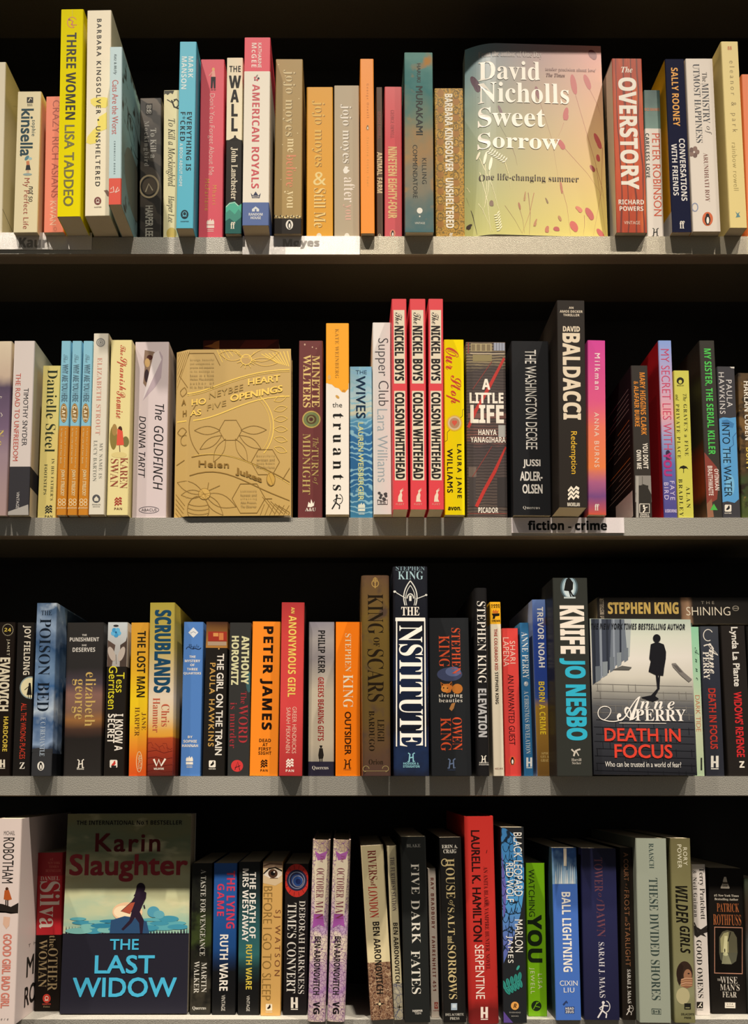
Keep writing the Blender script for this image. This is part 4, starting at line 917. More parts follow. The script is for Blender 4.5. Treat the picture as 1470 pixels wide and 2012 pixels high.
bk(2, 'i', (683, 795, 508, 712, 828, 1522), '#37332f', 'dark paperback with orange and white lettering and a black back cover of printed lines',
   t('MARY HIGGINS CLARK', .50, .82, 556, 975, '#df8a2a', 'b', 'A'), t('& ALAFAIR BURKE', .14, .42, 615, 920, '#df8a2a', 'b', 'A'), t("YOU DON'T", .56, .86, 1030, 1200, Wt, 'b'), t('OWN ME', .18, .46, 1075, 1202, Wt, 'b'),
   R(712, 824, 1245, 1420, '#8a8680'), R(735, 800, 1310, 1422, '#2a2826'), G([(715, 1360), (760, 1300), (790, 1310), (822, 1370), (822, 1430), (720, 1430)], '#33302c'), R(718, 735, 1250, 1520, '#a8a49c'), L([(760, 1250), (760, 1310)], 4, '#5a5650'),
   L([(742, 1432), (808, 1432), (808, 1490), (742, 1490), (742, 1432)], 5, Wt, 'P'), E(770, 1446, 7, 8, Wt, 'P'), L([(772, 1455), (778, 1470), (765, 1488)], 8, Wt, 'P'), L([(765, 1462), (795, 1452)], 6, Wt, 'P'), h('SIMON &', 745, 805, 1496, 1506, Wt, 'b', 'P'), h('SCHUSTER', 742, 808, 1509, 1519, Wt, 'b', 'P'),
   [L([(.08, 640 + 34 * k + (40 if k > 4 else 0) + (50 if k > 10 else 0)), (.75 - .12 * ((k * 7) % 4), 652 + 34 * k + (40 if k > 4 else 0) + (50 if k > 10 else 0))], 5, '#8a8478' if k not in (5, 11) else '#b87a3a', 'G', 'L') for k in range(17)], R(.05, .5, 1330, 1500, '#b8b2a8', 'G', 'L'), side='#1a1817')
art('dusk', [(0, '#86a4e2'), (.2, '#b8a8d0'), (.42, '#e8a8ac'), (.55, '#98a0cc'), (.7, '#5c6cac'), (.85, '#5a5296'), (1, '#4a4a8c')], nz=(20, .06))
bk(2, 'i', (863, 958, 340, 905, 997, 1520), 'dusk', 'lilac paperback with pink red capitals and a red back cover',
   t('MY SECRET LIES WITH', .16, .80, 398, 1072, '#cf3a62', 'l'), E(932, 1098, 16, 22, '#3a2c4a'), G([(915, 1110), (950, 1112), (945, 1145), (920, 1145)], '#4a3a5c'), t('YOU', .10, .72, 1090, 1248, '#b02f7a', 'k'), t('FAYE', .52, .86, 1280, 1405, '#d8cce8', 'r', 'A'), t('BIRD', .08, .40, 1290, 1402, '#d8cce8', 'r', 'A'), h('USBORNE', 912, 992, 1465, 1486, '#d8cce8', 'b', 'P'), side='#a8161f')
bk(2, 'i', (968, 1075, 542, 1000, 1108, 1525), '#d0cc58', 'short lime yellow paperback with a tiny umbrella and dark serif title',
   E(1015, 612, 25, 24, '#2a2a1c', 'P'), E(1015, 618, 12, 13, '#d0cc58', 'P'), h('BRADLEY', 992, 1040, 640, 648, '#3a3a20', 'b', 'P'), t('The', .56, .80, 700, 750, '#4a4a26', 'si'), t("GRAVE'S a FINE", .56, .80, 770, 1115, '#3a3a20', 's'), t('and', .08, .30, 705, 745, '#4a4a26', 'si'), t('PRIVATE PLACE', .08, .30, 770, 1132, '#3a3a20', 's'),
   G([(1005, 1205), (1015, 1188), (1037, 1180), (1058, 1188), (1070, 1205), (1055, 1198), (1037, 1203), (1020, 1198)], '#24241a'), L([(1037, 1182), (1037, 1230)], 4, '#24241a'), t('ALAN', .56, .80, 1320, 1460, '#3a3a20', 's', 'A'), t('BRADLEY', .10, .34, 1270, 1515, '#3a3a20', 's', 'A'))
art('amber_low', [(0, '#2c2a26'), (.55, '#302a26'), (.66, '#7a2c1e'), (.85, '#8a3a22'), (.9, '#3a2a24'), (1, '#6a4a38')], nz=(25, .12))
bk(2, 'i', (1140, 1245, 340, 1194, 1300, 1520), '#3b3934', 'charcoal paperback with bright green title and a rust lower panel',
   G([(1172, 1090), (1262, 1190), (1278, 1240), (1262, 1400), (1186, 1440)], '#8a3f34'), G([(1187, 1430), (1225, 1395), (1232, 1450), (1240, 1515), (1196, 1518)], '#9a6a50'), t('MY SISTER, THE SERIAL KILLER', .22, .74, 395, 1105, '#4fcf56', 'b'), t('OYINKAN', .60, .88, 1200, 1340, '#e8dcd4', 'b', 'A'), t('BRAITHWAITE', .18, .48, 1180, 1375, '#e8dcd4', 'b', 'A'), G([(1215, 1470), (1240, 1428), (1266, 1470)], '#4fb84e', 'P'),
   L([(.3, 960), (.6, 930)], 6, '#c8c8a8', F='L'), L([(.3, 1040), (.6, 1000)], 5, '#c8c8a8', F='L'), side='amber_low')
art('blue_water', [(0, '#3f7cb4'), (.5, '#68b0e0'), (1, '#5a9cd4')], nz=(60, .6), cells=[(60, '#3a6f9c', .02)])
bk(2, 'i', (1256, 1385, 515, 1300, 1422, 1522), '#434247', 'grey paperback with a pale blue water panel holding dark thin letters',
   t('PAULA', .48, .80, 605, 790, '#dcd8d6', 'r', 'A'), t('HAWKINS', .07, .38, 555, 835, '#dcd8d6', 'r', 'A'), G([(1272, 868), (1300, 858), (1350, 862), (1392, 856), (1400, 1100), (1410, 1400), (1380, 1425), (1330, 1415), (1298, 1422), (1284, 1200)], '#5aa2da'), G([(1290, 880), (1330, 872), (1380, 900), (1370, 930), (1310, 915)], '#3f7fb8'), L([(1395, 960), (1370, 990), (1375, 1040), (1350, 1060)], 5, '#34689a'), E(1350, 1310, 30, 70, '#79bce6'), E(1320, 1120, 24, 60, '#6cb2e2'),
   t('INTO THE WATER', .14, .58, 895, 1385, '#16222e', 'r'), badge(1335, 1460, 46, Wt, '#2a2a2c', 'BLACK SWAN'), G([(1350, 515), (1408, 503), (1388, 528), (1360, 526)], '#d8d4cc'))
art('forest', [(0, '#4a3a26'), (.4, '#7a5a30'), (.65, '#4a3a24'), (.8, '#3c4a2a'), (1, '#55602c')], nz=(50, .6), spots=[(60, '#2a2016', .5, .6), (90, '#a88448', .6, .72)])
bk(2, 'i', (1400, 1535, 560, 1428, 1565, 1525), 'forest', 'brown leafy paperback with white bold letters at the end of the second shelf',
   t('HARLAN COBEN', .28, .58, 615, 1012, Wt, 'b', 'A'), t("DON'T", .30, .58, 1062, 1210, '#e0c05a', 'b'))
# ================================================================ third shelf
bk(3, 'j', (-28, 128, 290, -72, 75, 1483), '#1d1612', 'black brown paperback with a dotted ring and yellow foot lettering by the frame edge',
   [E(62 + 45 * math.cos(k * .262), 350 + 45 * math.sin(k * .262), 3.2, 3.2, '#d8cfae', n=8) for k in range(24)], h('24', 33, 90, 335, 364, '#d8c050', 'b'), t('JANET', .55, .74, 425, 552, '#e0d6bc', 'r', 'A'), t('EVANOVICH', .24, .80, 568, 985, '#e0d6bc', 'x', 'A'), t('HARDCORE', .56, .82, 1028, 1296, '#dcc04a', 'b'), headline(20, 1388, 40, '#e6dcc8'))
bk(3, 'j', (135, 272, 292, 94, 232, 1485), '#1f1c1a', 'black paperback with moon and girl silhouette behind the blue smoke spine',
   t('JOY FIELDING', .32, .80, 315, 705, '#dcd4c2', 'b', 'A'), E(245, 805, 92, 88, '#8fa0a0'), E(240, 805, 78, 78, '#e6dcb2'), E(233, 778, 9, 12, K), G([(225, 785), (243, 785), (250, 862), (208, 862)], K), L([(226, 795), (192, 822)], 6, K), L([(222, 860), (222, 890)], 5, K), L([(238, 860), (238, 890)], 5, K), t('ALL THE WRONG PLACES', .38, .70, 925, 1355, '#d2412c', 'r'), h('Z', 152, 194, 1382, 1430, Wt, 'sb', 'P'))
art('blue_smoke', [(0, '#4a6484'), (.12, '#8ea4c0'), (.25, '#36567e'), (.4, '#6f8cae'), (.52, '#3c6494'), (.62, '#b8c8d8'), (.7, '#42618c'), (.8, '#8fa6c6'), (.86, '#34425a'), (1, '#333438')], nz=(36, .35), spots=[(45, '#c4d2e0', .6, .76), (34, '#1d2a3e', .6, .75)])
bk(3, 'j', (280, 455, 140, 240, 404, 1492), [('blue_smoke', 1285), ('#37383b', None)], 'tall blue smoke paperback with spaced black serif letters and grey foot',
   G([(242, 1285), (300, 1275), (350, 1290), (408, 1280), (406, 1310), (242, 1310)], '#37383b'), h('THE', 318, 409, 200, 236, '#16202e', 's'), t('POISON', .18, .74, 265, 712, '#131d2a', 's'), t('BED', .18, .74, 765, 992, '#131d2a', 's'), t('E C FREMANTLE', .38, .62, 1040, 1340, '#b8c8da', 's', 'A'), penguin(318, 1416, 35, '#ece8de'),
   R(0, .9, 1320, 1490, '#17181c', F='R'), R(.25, 1, 150, 700, '#2a3a50', F='R'), side='blue_smoke', ov=.006)
art('dusk_road', [(0, '#2c2a28'), (.3, '#2a2828'), (.4, '#4a4048'), (.47, '#86635a'), (.58, '#7a5c4c'), (.64, '#96683c'), (.7, '#4a342a'), (.76, '#231f1d'), (1, '#2a2725')], nz=(18, .05))
bk(3, 'j', (515, 820, 293, 492, 786, 1487), 'dusk_road', 'thick charcoal paperback with a dusk glow and gold lower-case letters',
   h('THE', 640, 678, 385, 400, '#d4d0c8', 'b'), h('PUNISHMENT', 538, 779, 411, 443, '#d8d4cc', 'b'), h('SHE', 638, 676, 466, 480, '#d4d0c8', 'b'), h('DESERVES', 562, 747, 491, 525, '#d8d4cc', 'b'), t('elizabeth', .54, .82, 685, 1107, '#c9aa62', 's', 'A'), t('george', .18, .46, 738, 1052, '#c9aa62', 's', 'A'), hodder(628, 1395, 54, Wt), h('HODDER', 600, 656, 1430, 1440, Wt, 'b', 'P'), ov=.002)
art('pale_face', [(0, '#c8d0d4'), (.3, '#a8a4a0'), (.6, '#7d7068'), (.85, '#a09488'), (1, '#3a322c')], nz=(24, .25))
bk(3, 'j', (838, 1003, 290, 806, 967, 1485), [('pale_face', 640), ('#211d1a', None)], 'black paperback with a pale face and blue flower lips beside the golden spine',
   G([(838, 430), (900, 470), (870, 640), (832, 640)], '#5a4a42'), G([(1000, 400), (985, 440), (940, 470), (935, 640), (995, 640)], '#4a3e38'), E(905, 318, 22, 9, '#3a3a3c'), [E(905 + 24 * math.cos(k * 1.256 + .3), 370 + 22 * math.sin(k * 1.256 + .3), 19, 18, '#3f9ad0' if k % 2 else '#62b4e0') for k in range(5)], E(905, 370, 8, 8, '#1f5c8c'), E(870, 540, 26, 60, '#b8aca2', rot=-20), E(950, 540, 24, 60, '#b8aca2', rot=20), L([(905, 545), (908, 620)], 4, '#6a6058'),
   t('Tess', .50, .90, 685, 842, '#e2d62e', 'r', 'A'), t('Gerritsen', .12, .54, 635, 972, '#e2d62e', 'r', 'A'), t('I KNOW A', .50, .90, 1008, 1292, '#efe8dc', 'b'), t('SECRET', .14, .50, 1008, 1232, '#efe8dc', 'b'), badge(887, 1392, 60, Wt, '#c83a30'), R(868, 908, 1405, 1424, '#2a2624', 'P'))
art('golden_man', [(0, '#d49a34'), (.3, '#dca828'), (.5, '#ecc81c'), (.65, '#e8bc22'), (.78, '#e6962a'), (.9, '#e06a1e'), (1, '#d8521c')], nz=(22, .06))
bk(3, 'j', (1022, 1166, 293, 1002, 1145, 1488), 'golden_man', 'golden yellow paperback with black spaced capitals and orange foot',
   t('THE LOST MAN', .36, .84, 360, 880, '#241f14', 'b'), t('JANE', .66, .92, 1000, 1135, '#6a4416', 's', 'A'), t('HARPER', .30, .56, 958, 1182, '#6a4416', 's', 'A'), O(1087, 1380, 22, 78, 4, '#f0dcb0', 'P'), t('ABACUS', .52, .70, 1328, 1436, '#f0dcb0', 'r', 'P'))
art('scrub', [(0, '#a89a3e'), (.25, '#b8a456'), (.42, '#c8b690'), (.55, '#dccdb8'), (.66, '#dcc69c'), (.74, '#dca344'), (.775, '#dd9a34'), (.785, '#b04a24'), (.88, '#94321e'), (1, '#57221a')], nz=(30, .02), cells=[])
bk(3, 'j', (1168, 1370, 137, 1147, 1348, 1487), 'scrub', 'tall sand yellow paperback with dark blue title and cracked red earth foot',
   [L([(1150 + 30 * k, 1235 + (k * 31) % 60), (1180 + 30 * k, 1230 + (k * 47) % 60), (1195 + 30 * k, 1260 + (k * 23) % 50)], 3, '#7a2418') for k in range(6)], [L([(1148, 1300 + 50 * k), (1220, 1290 + 50 * k), (1280, 1312 + 48 * k), (1346, 1296 + 52 * k)], 4, '#6a1f16') for k in range(4)],
   t('SCRUBLANDS', .20, .86, 195, 846, '#194461', 'x'), t('Chris', .52, .84, 935, 1107, '#c05a40', 's', 'A'), t('Hammer', .18, .46, 885, 1152, '#c05a40', 's', 'A'), L([(1200, 1358), (1222, 1410), (1240, 1362), (1258, 1410), (1292, 1356)], 15, Wt, 'P'), h('WILDFIRE', 1200, 1280, 1425, 1440, Wt, 'b', 'P'),
   E(.75, 370, .35, 110, '#1f1c18', F='R'), t('SC', .35, .95, 870, 1050, '#1a2a34', 'x', 'T', 'R'), side='scrub', ov=.008)
bk(3, 'k', (80, 235, 280, 53, 207, 1447), '#4f7fc4', 'blue paperback with a white diamond and stacked white capitals',
   G([(115, 362), (155, 322), (194, 362), (155, 402)], '#dce0e4'), L([(135, 366), (155, 355), (175, 366)], 5, '#8a98ac'), L(curve([(98, 490), (120, 440), (140, 520), (160, 470)]), 5, '#14203a'), L(curve([(150, 490), (180, 470), (190, 510), (215, 478)]), 6, '#14203a'), h('Christie', 118, 200, 450, 478, '#14203a', 'c'),
   h('THE', 123, 172, 539, 557, Wt, 'b'), h('MYSTERY', 88, 208, 570, 590, Wt, 'b'), h('OF', 130, 165, 602, 620, Wt, 'b'), h('THREE', 105, 188, 634, 653, Wt, 'b'), h('QUARTERS', 78, 215, 666, 687, Wt, 'b'), h('BY', 112, 148, 1147, 1165, Wt, 'b', 'A'), h('SOPHIE', 78, 182, 1178, 1199, Wt, 'b', 'A'), h('HANNAH', 68, 191, 1211, 1232, Wt, 'b', 'A'), flame(125, 1338, 54, Wt))
art('train', [(0, '#4a2c1a'), (.2, '#b8823c'), (.32, '#5a3424'), (.5, '#6a2a20'), (.75, '#8a3a22'), (.9, '#b09070'), (1, '#2a221e')], nz=(14, .06), stretch=(1, 1, 3))
bk(3, 'k', (250, 420, 280, 222, 392, 1447), [('train', 480), ('#201d1a', None)], 'black paperback with a blurred carriage window picture and white sideways title',
   R(265, 412, 355, 430, '#9a3020'), R(305, 345, 365, 392, '#d09050'), R(350, 385, 365, 420, '#c87a44'), R(262, 408, 432, 462, '#a89078'), E(349, 487, 6, 6, '#c89a5a'), t('THE GIRL ON THE TRAIN', .54, .86, 525, 1292, '#e6e0d4', 'm'), t('PAULA HAWKINS', .22, .48, 595, 1228, '#c29a52', 'm', 'A'), badge(298, 1358, 52, Wt, '#1c1a18', 'BLACK SWAN'))
bk(3, 'k', (437, 590, 285, 412, 580, 1445), '#333332', 'charcoal paperback with cream author name, dull red title and red disc',
   E(575, 740, 22, 80, '#3a5c60'), t('ANTHONY', .56, .92, 388, 757, '#d2d0a4', 'x', 'A'), t('HOROWITZ', .10, .44, 388, 762, '#d2d0a4', 'x', 'A'), t('The', .56, .82, 812, 905, '#9e3038', 's'), t('WORD', .48, .90, 912, 1198, '#a83238', 's'), t('is murder', .08, .38, 895, 1238, '#9e3038', 's'), E(487, 1370, 46, 44, '#d03a3a', 'P'), L([(470, 1400), (492, 1340), (508, 1405)], 5, K, 'P'), L([(470, 1385), (512, 1368)], 5, K, 'P'))
bk(3, 'k', (603, 821, 278, 580, 799, 1447), '#f48b22', 'orange paperback with large black sideways capitals next to the red spine',
   t('PETER JAMES', .30, .75, 315, 1102, '#1f120a', 'x', 'A'), h('DEAD', 654, 745, 1170, 1195, '#3a1c0a', 'b'), h('AT', 680, 720, 1202, 1226, '#3a1c0a', 'b'), h('FIRST', 651, 746, 1234, 1258, '#3a1c0a', 'b'), h('SIGHT', 648, 748, 1265, 1289, '#3a1c0a', 'b'), pan(692, 1352, 54, '#2a140a', 'PAN'))
art('red_vignette', [(0, '#a83234'), (.2, '#c8403e'), (.6, '#d04444'), (1, '#a83030')], nz=(12, .2))
bk(3, 'k', (823, 1003, 132, 804, 983, 1447), 'red_vignette', 'tall red paperback with yellow sideways capitals rising above its orange neighbour',
   t('AN', .42, .57, 170, 217, '#e6c860', 'b'), t('ANONYMOUS GIRL', .32, .66, 235, 856, '#e6c860', 'b'), t('GREER HENDRICKS', .54, .72, 930, 1280, '#eab8a4', 'r', 'A'), t('SARAH PEKKANEN', .28, .46, 935, 1276, '#eab8a4', 'r', 'A'), pan(888, 1348, 60, '#f0e4d8', 'PAN'), side='#2a1a1a', ov=.008)
art('grey_fog', [(0, '#86828c'), (.12, '#a09a98'), (.25, '#8c8688'), (.45, '#c2b8a4'), (.8, '#c8bca6'), (.9, '#b0a898'), (1, '#9a9488')], nz=(26, .15))
bk(3, 'k', (1033, 1225, 280, 1025, 1225, 1445), [('grey_fog', 1338), ('#2e2b3c', None)], 'misty grey paperback with a small man in a hat above the purple foot',
   t('PHILIP KERR', .37, .64, 345, 672, '#1c1a1a', 'b', 'A'), t('GREEKS BEARING GIFTS', .37, .60, 703, 1182, '#9e2c28', 'b'), E(1125, 1222, 12, 5, K), E(1125, 1228, 7, 9, K), G([(1112, 1238), (1138, 1238), (1146, 1290), (1140, 1315), (1108, 1318), (1104, 1290)], '#26221e'), L([(1117, 1315), (1117, 1338)], 8, K), L([(1132, 1315), (1132, 1338)], 8, K), h('Quercus', 1057, 1182, 1370, 1402, Wt, 's', 'P'))
bk(3, 'k', (1238, 1425, 280, 1234, 1428, 1447), '#f8800a', 'vivid orange paperback with white serif surname beside the tall brown hardback',
   t('STEPHEN', .38, .62, 370, 662, '#f0dcb4', 's', 'A'), t('KING', .30, .70, 685, 936, '#f4e6c8', 's', 'A'), t('OUTSIDER', .36, .62, 965, 1290, '#3a1c08', 'm'), hodder(1325, 1358, 56, '#3a1c08'), h('HODDER', 1296, 1354, 1395, 1404, '#a8501a', 'b', 'P'))
art('aged_gold', [(0, '#5e4632'), (.2, '#6a5426'), (.55, '#5c4a20'), (.8, '#5a4428'), (1, '#4a3430')], nz=(24, .3), spots=[(50, '#4a3a30', .55, .7)], rough=.3, coat=.2)
bk(3, 'l', (35, 240, 150, 43, 252, 1595), 'aged_gold', 'tall brown gold hardback with embossed dark serif title, jutting from the third shelf',
   [L([(137, 165), (137, 245)], 8, '#a8884a'), O(137, 210, 24, 26, 6, '#a8884a'), O(137, 185, 14, 16, 5, '#a8884a')], t('KING', .22, .78, 288, 580, '#1d1408', 's'), t('OF', .42, .64, 605, 672, '#1d1408', 's'), t('SCARS', .20, .78, 690, 1068, '#1d1408', 's'), t('LEIGH', .54, .78, 1195, 1352, '#1d1408', 's', 'A'), t('BARDUGO', .24, .44, 1133, 1418, '#1d1408', 's', 'A'), h('Orion', 90, 195, 1478, 1514, '#1d1408', 's', 'P'), O(70, 1545, 22, 20, 5, '#8a7a50', a0=90, a1=360), O(212, 1545, 22, 20, 5, '#8a7a50', a0=-180, a1=90), L([(60, 1560), (230, 1560)], 4, '#8a7a50'), kind='h', ov=.042)
art('night_blue', [(0, '#20222a'), (.3, '#14161e'), (.55, '#182440'), (.75, '#12141c'), (.9, '#1c2c4e'), (1, '#1a1c28')], nz=(26, .4), rough=.25, coat=.3)
bk(3, 'l', (262, 520, 85, 270, 530, 1595), 'night_blue', 'tallest black blue hardback with huge white capitals and a boat emblem',
   h('STEPHEN', 284, 498, 82, 116, '#7f98a2', 's', 'A'), h('KING', 300, 486, 122, 182, '#a4c4cc', 's', 'A'),
   L(curve([(352, 372), (325, 290), (360, 230), (391, 192)]), 8, '#d8d8d0'), L(curve([(430, 372), (458, 290), (424, 230), (391, 192)]), 8, '#d8d8d0'), L(curve([(365, 372), (342, 300), (372, 250), (391, 225)]), 5, '#d8d8d0'), L(curve([(418, 372), (440, 300), (410, 250), (391, 225)]), 5, '#d8d8d0'), L([(285, 278), (352, 318)], 6, '#d8d8d0'), L([(500, 300), (432, 326)], 6, '#d8d8d0'), E(275, 272, 11, 8, '#d8d8d0'), E(508, 296, 9, 7, '#d8d8d0'), O(391, 322, 24, 34, 8, '#d8d8d0', a0=180, a1=360), R(382, 400, 300, 340, '#d8d8d0'),
   h('THE', 324, 458, 384, 446, Wt, 'sb'), R(281, 500, 462, 488, '#f0ece2'), L([(290, 470), (290, 1388)], 9, '#f0ece2'), L([(497, 470), (502, 1388)], 9, '#f0ece2'), t('NSTITUTE', .16, .84, 520, 1388, '#f4f0e6', 'sb'), hodder(397, 1465, 52, '#86c0cc'), h('HODDER &', 340, 452, 1500, 1516, '#86c0cc', 'b', 'P'), h('STOUGHTON', 338, 458, 1520, 1537, '#86c0cc', 'b', 'P'), kind='h', ov=.042)
bk(3, 'l', (527, 808, 458, 541, 836, 1597), '#232528', 'thick charcoal paperback with orange red serif names and a fox',
   E(675, 870, 90, 50, '#3c4464'), E(700, 850, 55, 35, '#5a668e'), G([(610, 925), (632, 940), (672, 938), (690, 920), (695, 965), (680, 1000), (655, 1006), (620, 985)], '#c8742c'), E(640, 975, 26, 24, '#d88a3a'), G([(615, 930), (630, 945), (618, 955)], '#3a2010'), G([(690, 925), (676, 942), (690, 955)], '#3a2010'), E(730, 975, 38, 36, '#b8702c'), E(632, 968, 5, 5, K), E(660, 970, 5, 5, K), G([(690, 1080), (715, 1075), (705, 1115), (690, 1135), (672, 1120)], '#b07a44'),
   t('STEPHEN', .56, .78, 533, 870, '#d0502c', 's', 'A'), t('KING', .24, .51, 588, 816, '#d0502c', 's', 'A'), h('sleeping', 597, 766, 1008, 1042, Wt, 's'), h('beauties', 598, 766, 1044, 1072, Wt, 's'), t('OWEN', .54, .78, 1180, 1416, '#d0502c', 's', 'A'), t('KING', .25, .51, 1183, 1421, '#d0502c', 's', 'A'), hodder(688, 1510, 56, '#66789a'), h('HODDER', 662, 716, 1550, 1560, '#3c4660', 'b', 'P'), ov=.014)
bk(3, 'l', (846, 955, 240, 874, 968, 1597), '#1b1a1b', 'slim black hardback with white and silver sideways capitals beside the cream spine',
   t('STEPHEN KING', .16, .84, 340, 936, '#e2dcd2', 's', 'A'), t('ELEVATION', .14, .82, 975, 1322, '#b0b0b2', 'x'), hodder(920, 1478, 40, Wt), h('HODDER &', 888, 956, 1498, 1508, '#c8c4bc', 'b', 'P'), h('STOUGHTON', 886, 958, 1512, 1522, '#c8c4bc', 'b', 'P'), kind='h', ov=.02)
bk(3, 'l', (958, 1048, 342, 990, 1072, 1598), [('#eeb01c', 505), ('#e4dac2', None)], 'slim cream paperback with a yellow pistol badge on top and red title',
   h('HARD', 970, 1040, 358, 372, '#2a1c10', 'x', 'P'), h('CASE', 972, 1040, 374, 386, '#2a1c10', 'x', 'P'), G([(982, 410), (992, 398), (1000, 412), (1010, 395), (1018, 412), (1032, 400), (1028, 425), (985, 425)], '#c86a20'), G([(975, 428), (1040, 426), (1038, 444), (1005, 448), (1000, 466), (982, 466), (986, 446)], '#1c1410'), h('CRIME', 976, 1044, 474, 488, '#2a1c10', 'x', 'P'), t('THE COLORADO KID', .34, .64, 540, 842, '#a83228', 'b'), t('STEPHEN KING', .34, .64, 855, 1085, '#2a2622', 'b', 'A'), h('HCC-013', 1003, 1060, 1540, 1552, '#8a4a40', 'b', 'P'), ov=.006)
bk(3, 'l', (1054, 1168, 532, 1077, 1195, 1598), '#d9443f', 'coral red short paperback with a dark thin title and white name',
   t('SHARI', .46, .80, 625, 790, '#f0c8b8', 'r', 'A'), t('LAPENA', .04, .40, 600, 812, '#f0c8b8', 'r', 'A'), t('AN UNWANTED GUEST', .28, .66, 870, 1378, '#3a1418', 'r'), penguin(1128, 1490, 34, '#dc5a3a'))
bk(3, 'l', (1180, 1246, 492, 1214, 1283, 1598), '#2b6a9b', 'slim blue paperback with white serif letters and a glass ball',
   t('ANNE PERRY', .16, .84, 560, 902, '#dfe4e6', 's', 'A'), E(1227, 938, 16, 18, '#a8b4c0'), E(1222, 932, 7, 8, '#dfe4e6'), t('A CHRISTMAS REVELATION', .24, .74, 990, 1440, '#cdd8de', 's'), headline(1250, 1500, 44, '#e4e6e4'))
art('noah', [(0, '#6a86c0'), (.15, '#2a4698'), (.45, '#243e8c'), (.56, '#2e4888'), (.62, '#94722c'), (.8, '#8a6628'), (1, '#6a4c22')], nz=(30, .06), spots=[(50, '#5a4420', .62, .75)])
bk(3, 'l', (1272, 1366, 325, 1310, 1410, 1600), 'noah', 'royal blue paperback turning ochre below with white and yellow capitals',
   t('TREVOR NOAH', .34, .80, 380, 822, '#e6e4e0', 'b', 'A'), t('BORN A CRIME', .28, .72, 925, 1305, '#e2c22c', 'b'), h('SPIE', 1338, 1390, 1432, 1448, '#c4a868', 'sb', 'P'), h('GEL &', 1332, 1392, 1455, 1472, '#c4a868', 'sb', 'P'), h('GRAU', 1334, 1392, 1480, 1500, '#c4a868', 'sb', 'P'), side='#8c9cc4', ov=.004)
bk(3, 'm', (58, 310, 95, 92, 350, 1535), '#31332f', 'tall thick grey black paperback with white and cyan heavy capitals, jutting out',
   E(178, 165, 64, 84, '#4a5a60'), E(178, 165, 52, 76, '#8fa8b4'), E(178, 170, 40, 66, '#c8d8dc'), E(174, 90, 11, 13, K), G([(160, 102), (185, 100), (208, 130), (205, 180), (188, 195), (140, 190), (150, 130)], K), L([(185, 190), (200, 220), (215, 235)], 11, K), L([(178, 190), (192, 240)], 9, K), R(140, 225, 236, 248, '#b8c4c4'),
   t('KNIFE', .18, .88, 300, 656, '#ece2d4', 'x'), t('JO NESBO', .14, .88, 688, 1282, '#30b0ce', 'x', 'A'), [L([(195, 1345), (215, 1365), (240, 1350), (260, 1345)], 12, '#c8c0b4', 'P'), L([(230, 1352), (215, 1380), (212, 1395)], 12, '#c8c0b4', 'P'), L([(230, 1360), (248, 1392)], 8, '#c8c0b4', 'P')], h('Harvill', 196, 267, 1410, 1430, '#c8c0b4', 's', 'P'), h('Secker', 200, 266, 1434, 1452, '#c8c0b4', 's', 'P'), side='#1c1c1b', ov=.032)
art('street', bil=('#5a6478', '#d8d8cc', '#1e2028', '#26272e'), nz=(8, .1))
art('street2', [(0, '#b4c2b4'), (.1, '#d0d4c6'), (.25, '#dcd8d0'), (.38, '#ccc8bc'), (.47, '#9a9890'), (.56, '#5e5f62'), (.68, '#393b42'), (1, '#1d1e24')], nz=(10, .08))
bricks = [L([(352 + (k % 2) * 20, 880 + 52 * k), (1085 + k, 880 + 52 * k + 14)], 4, '#1a1b20' if k > 4 else '#77746f') for k in range(13)] + [L([(380 + 92 * ((k * 5) % 8) + (k % 3) * 20, 880 + 52 * (k % 13)), (384 + 92 * ((k * 5) % 8) + (k % 3) * 20, 932 + 52 * (k % 13))], 4, '#1a1b20' if k % 13 > 4 else '#77746f') for k in range(52)]
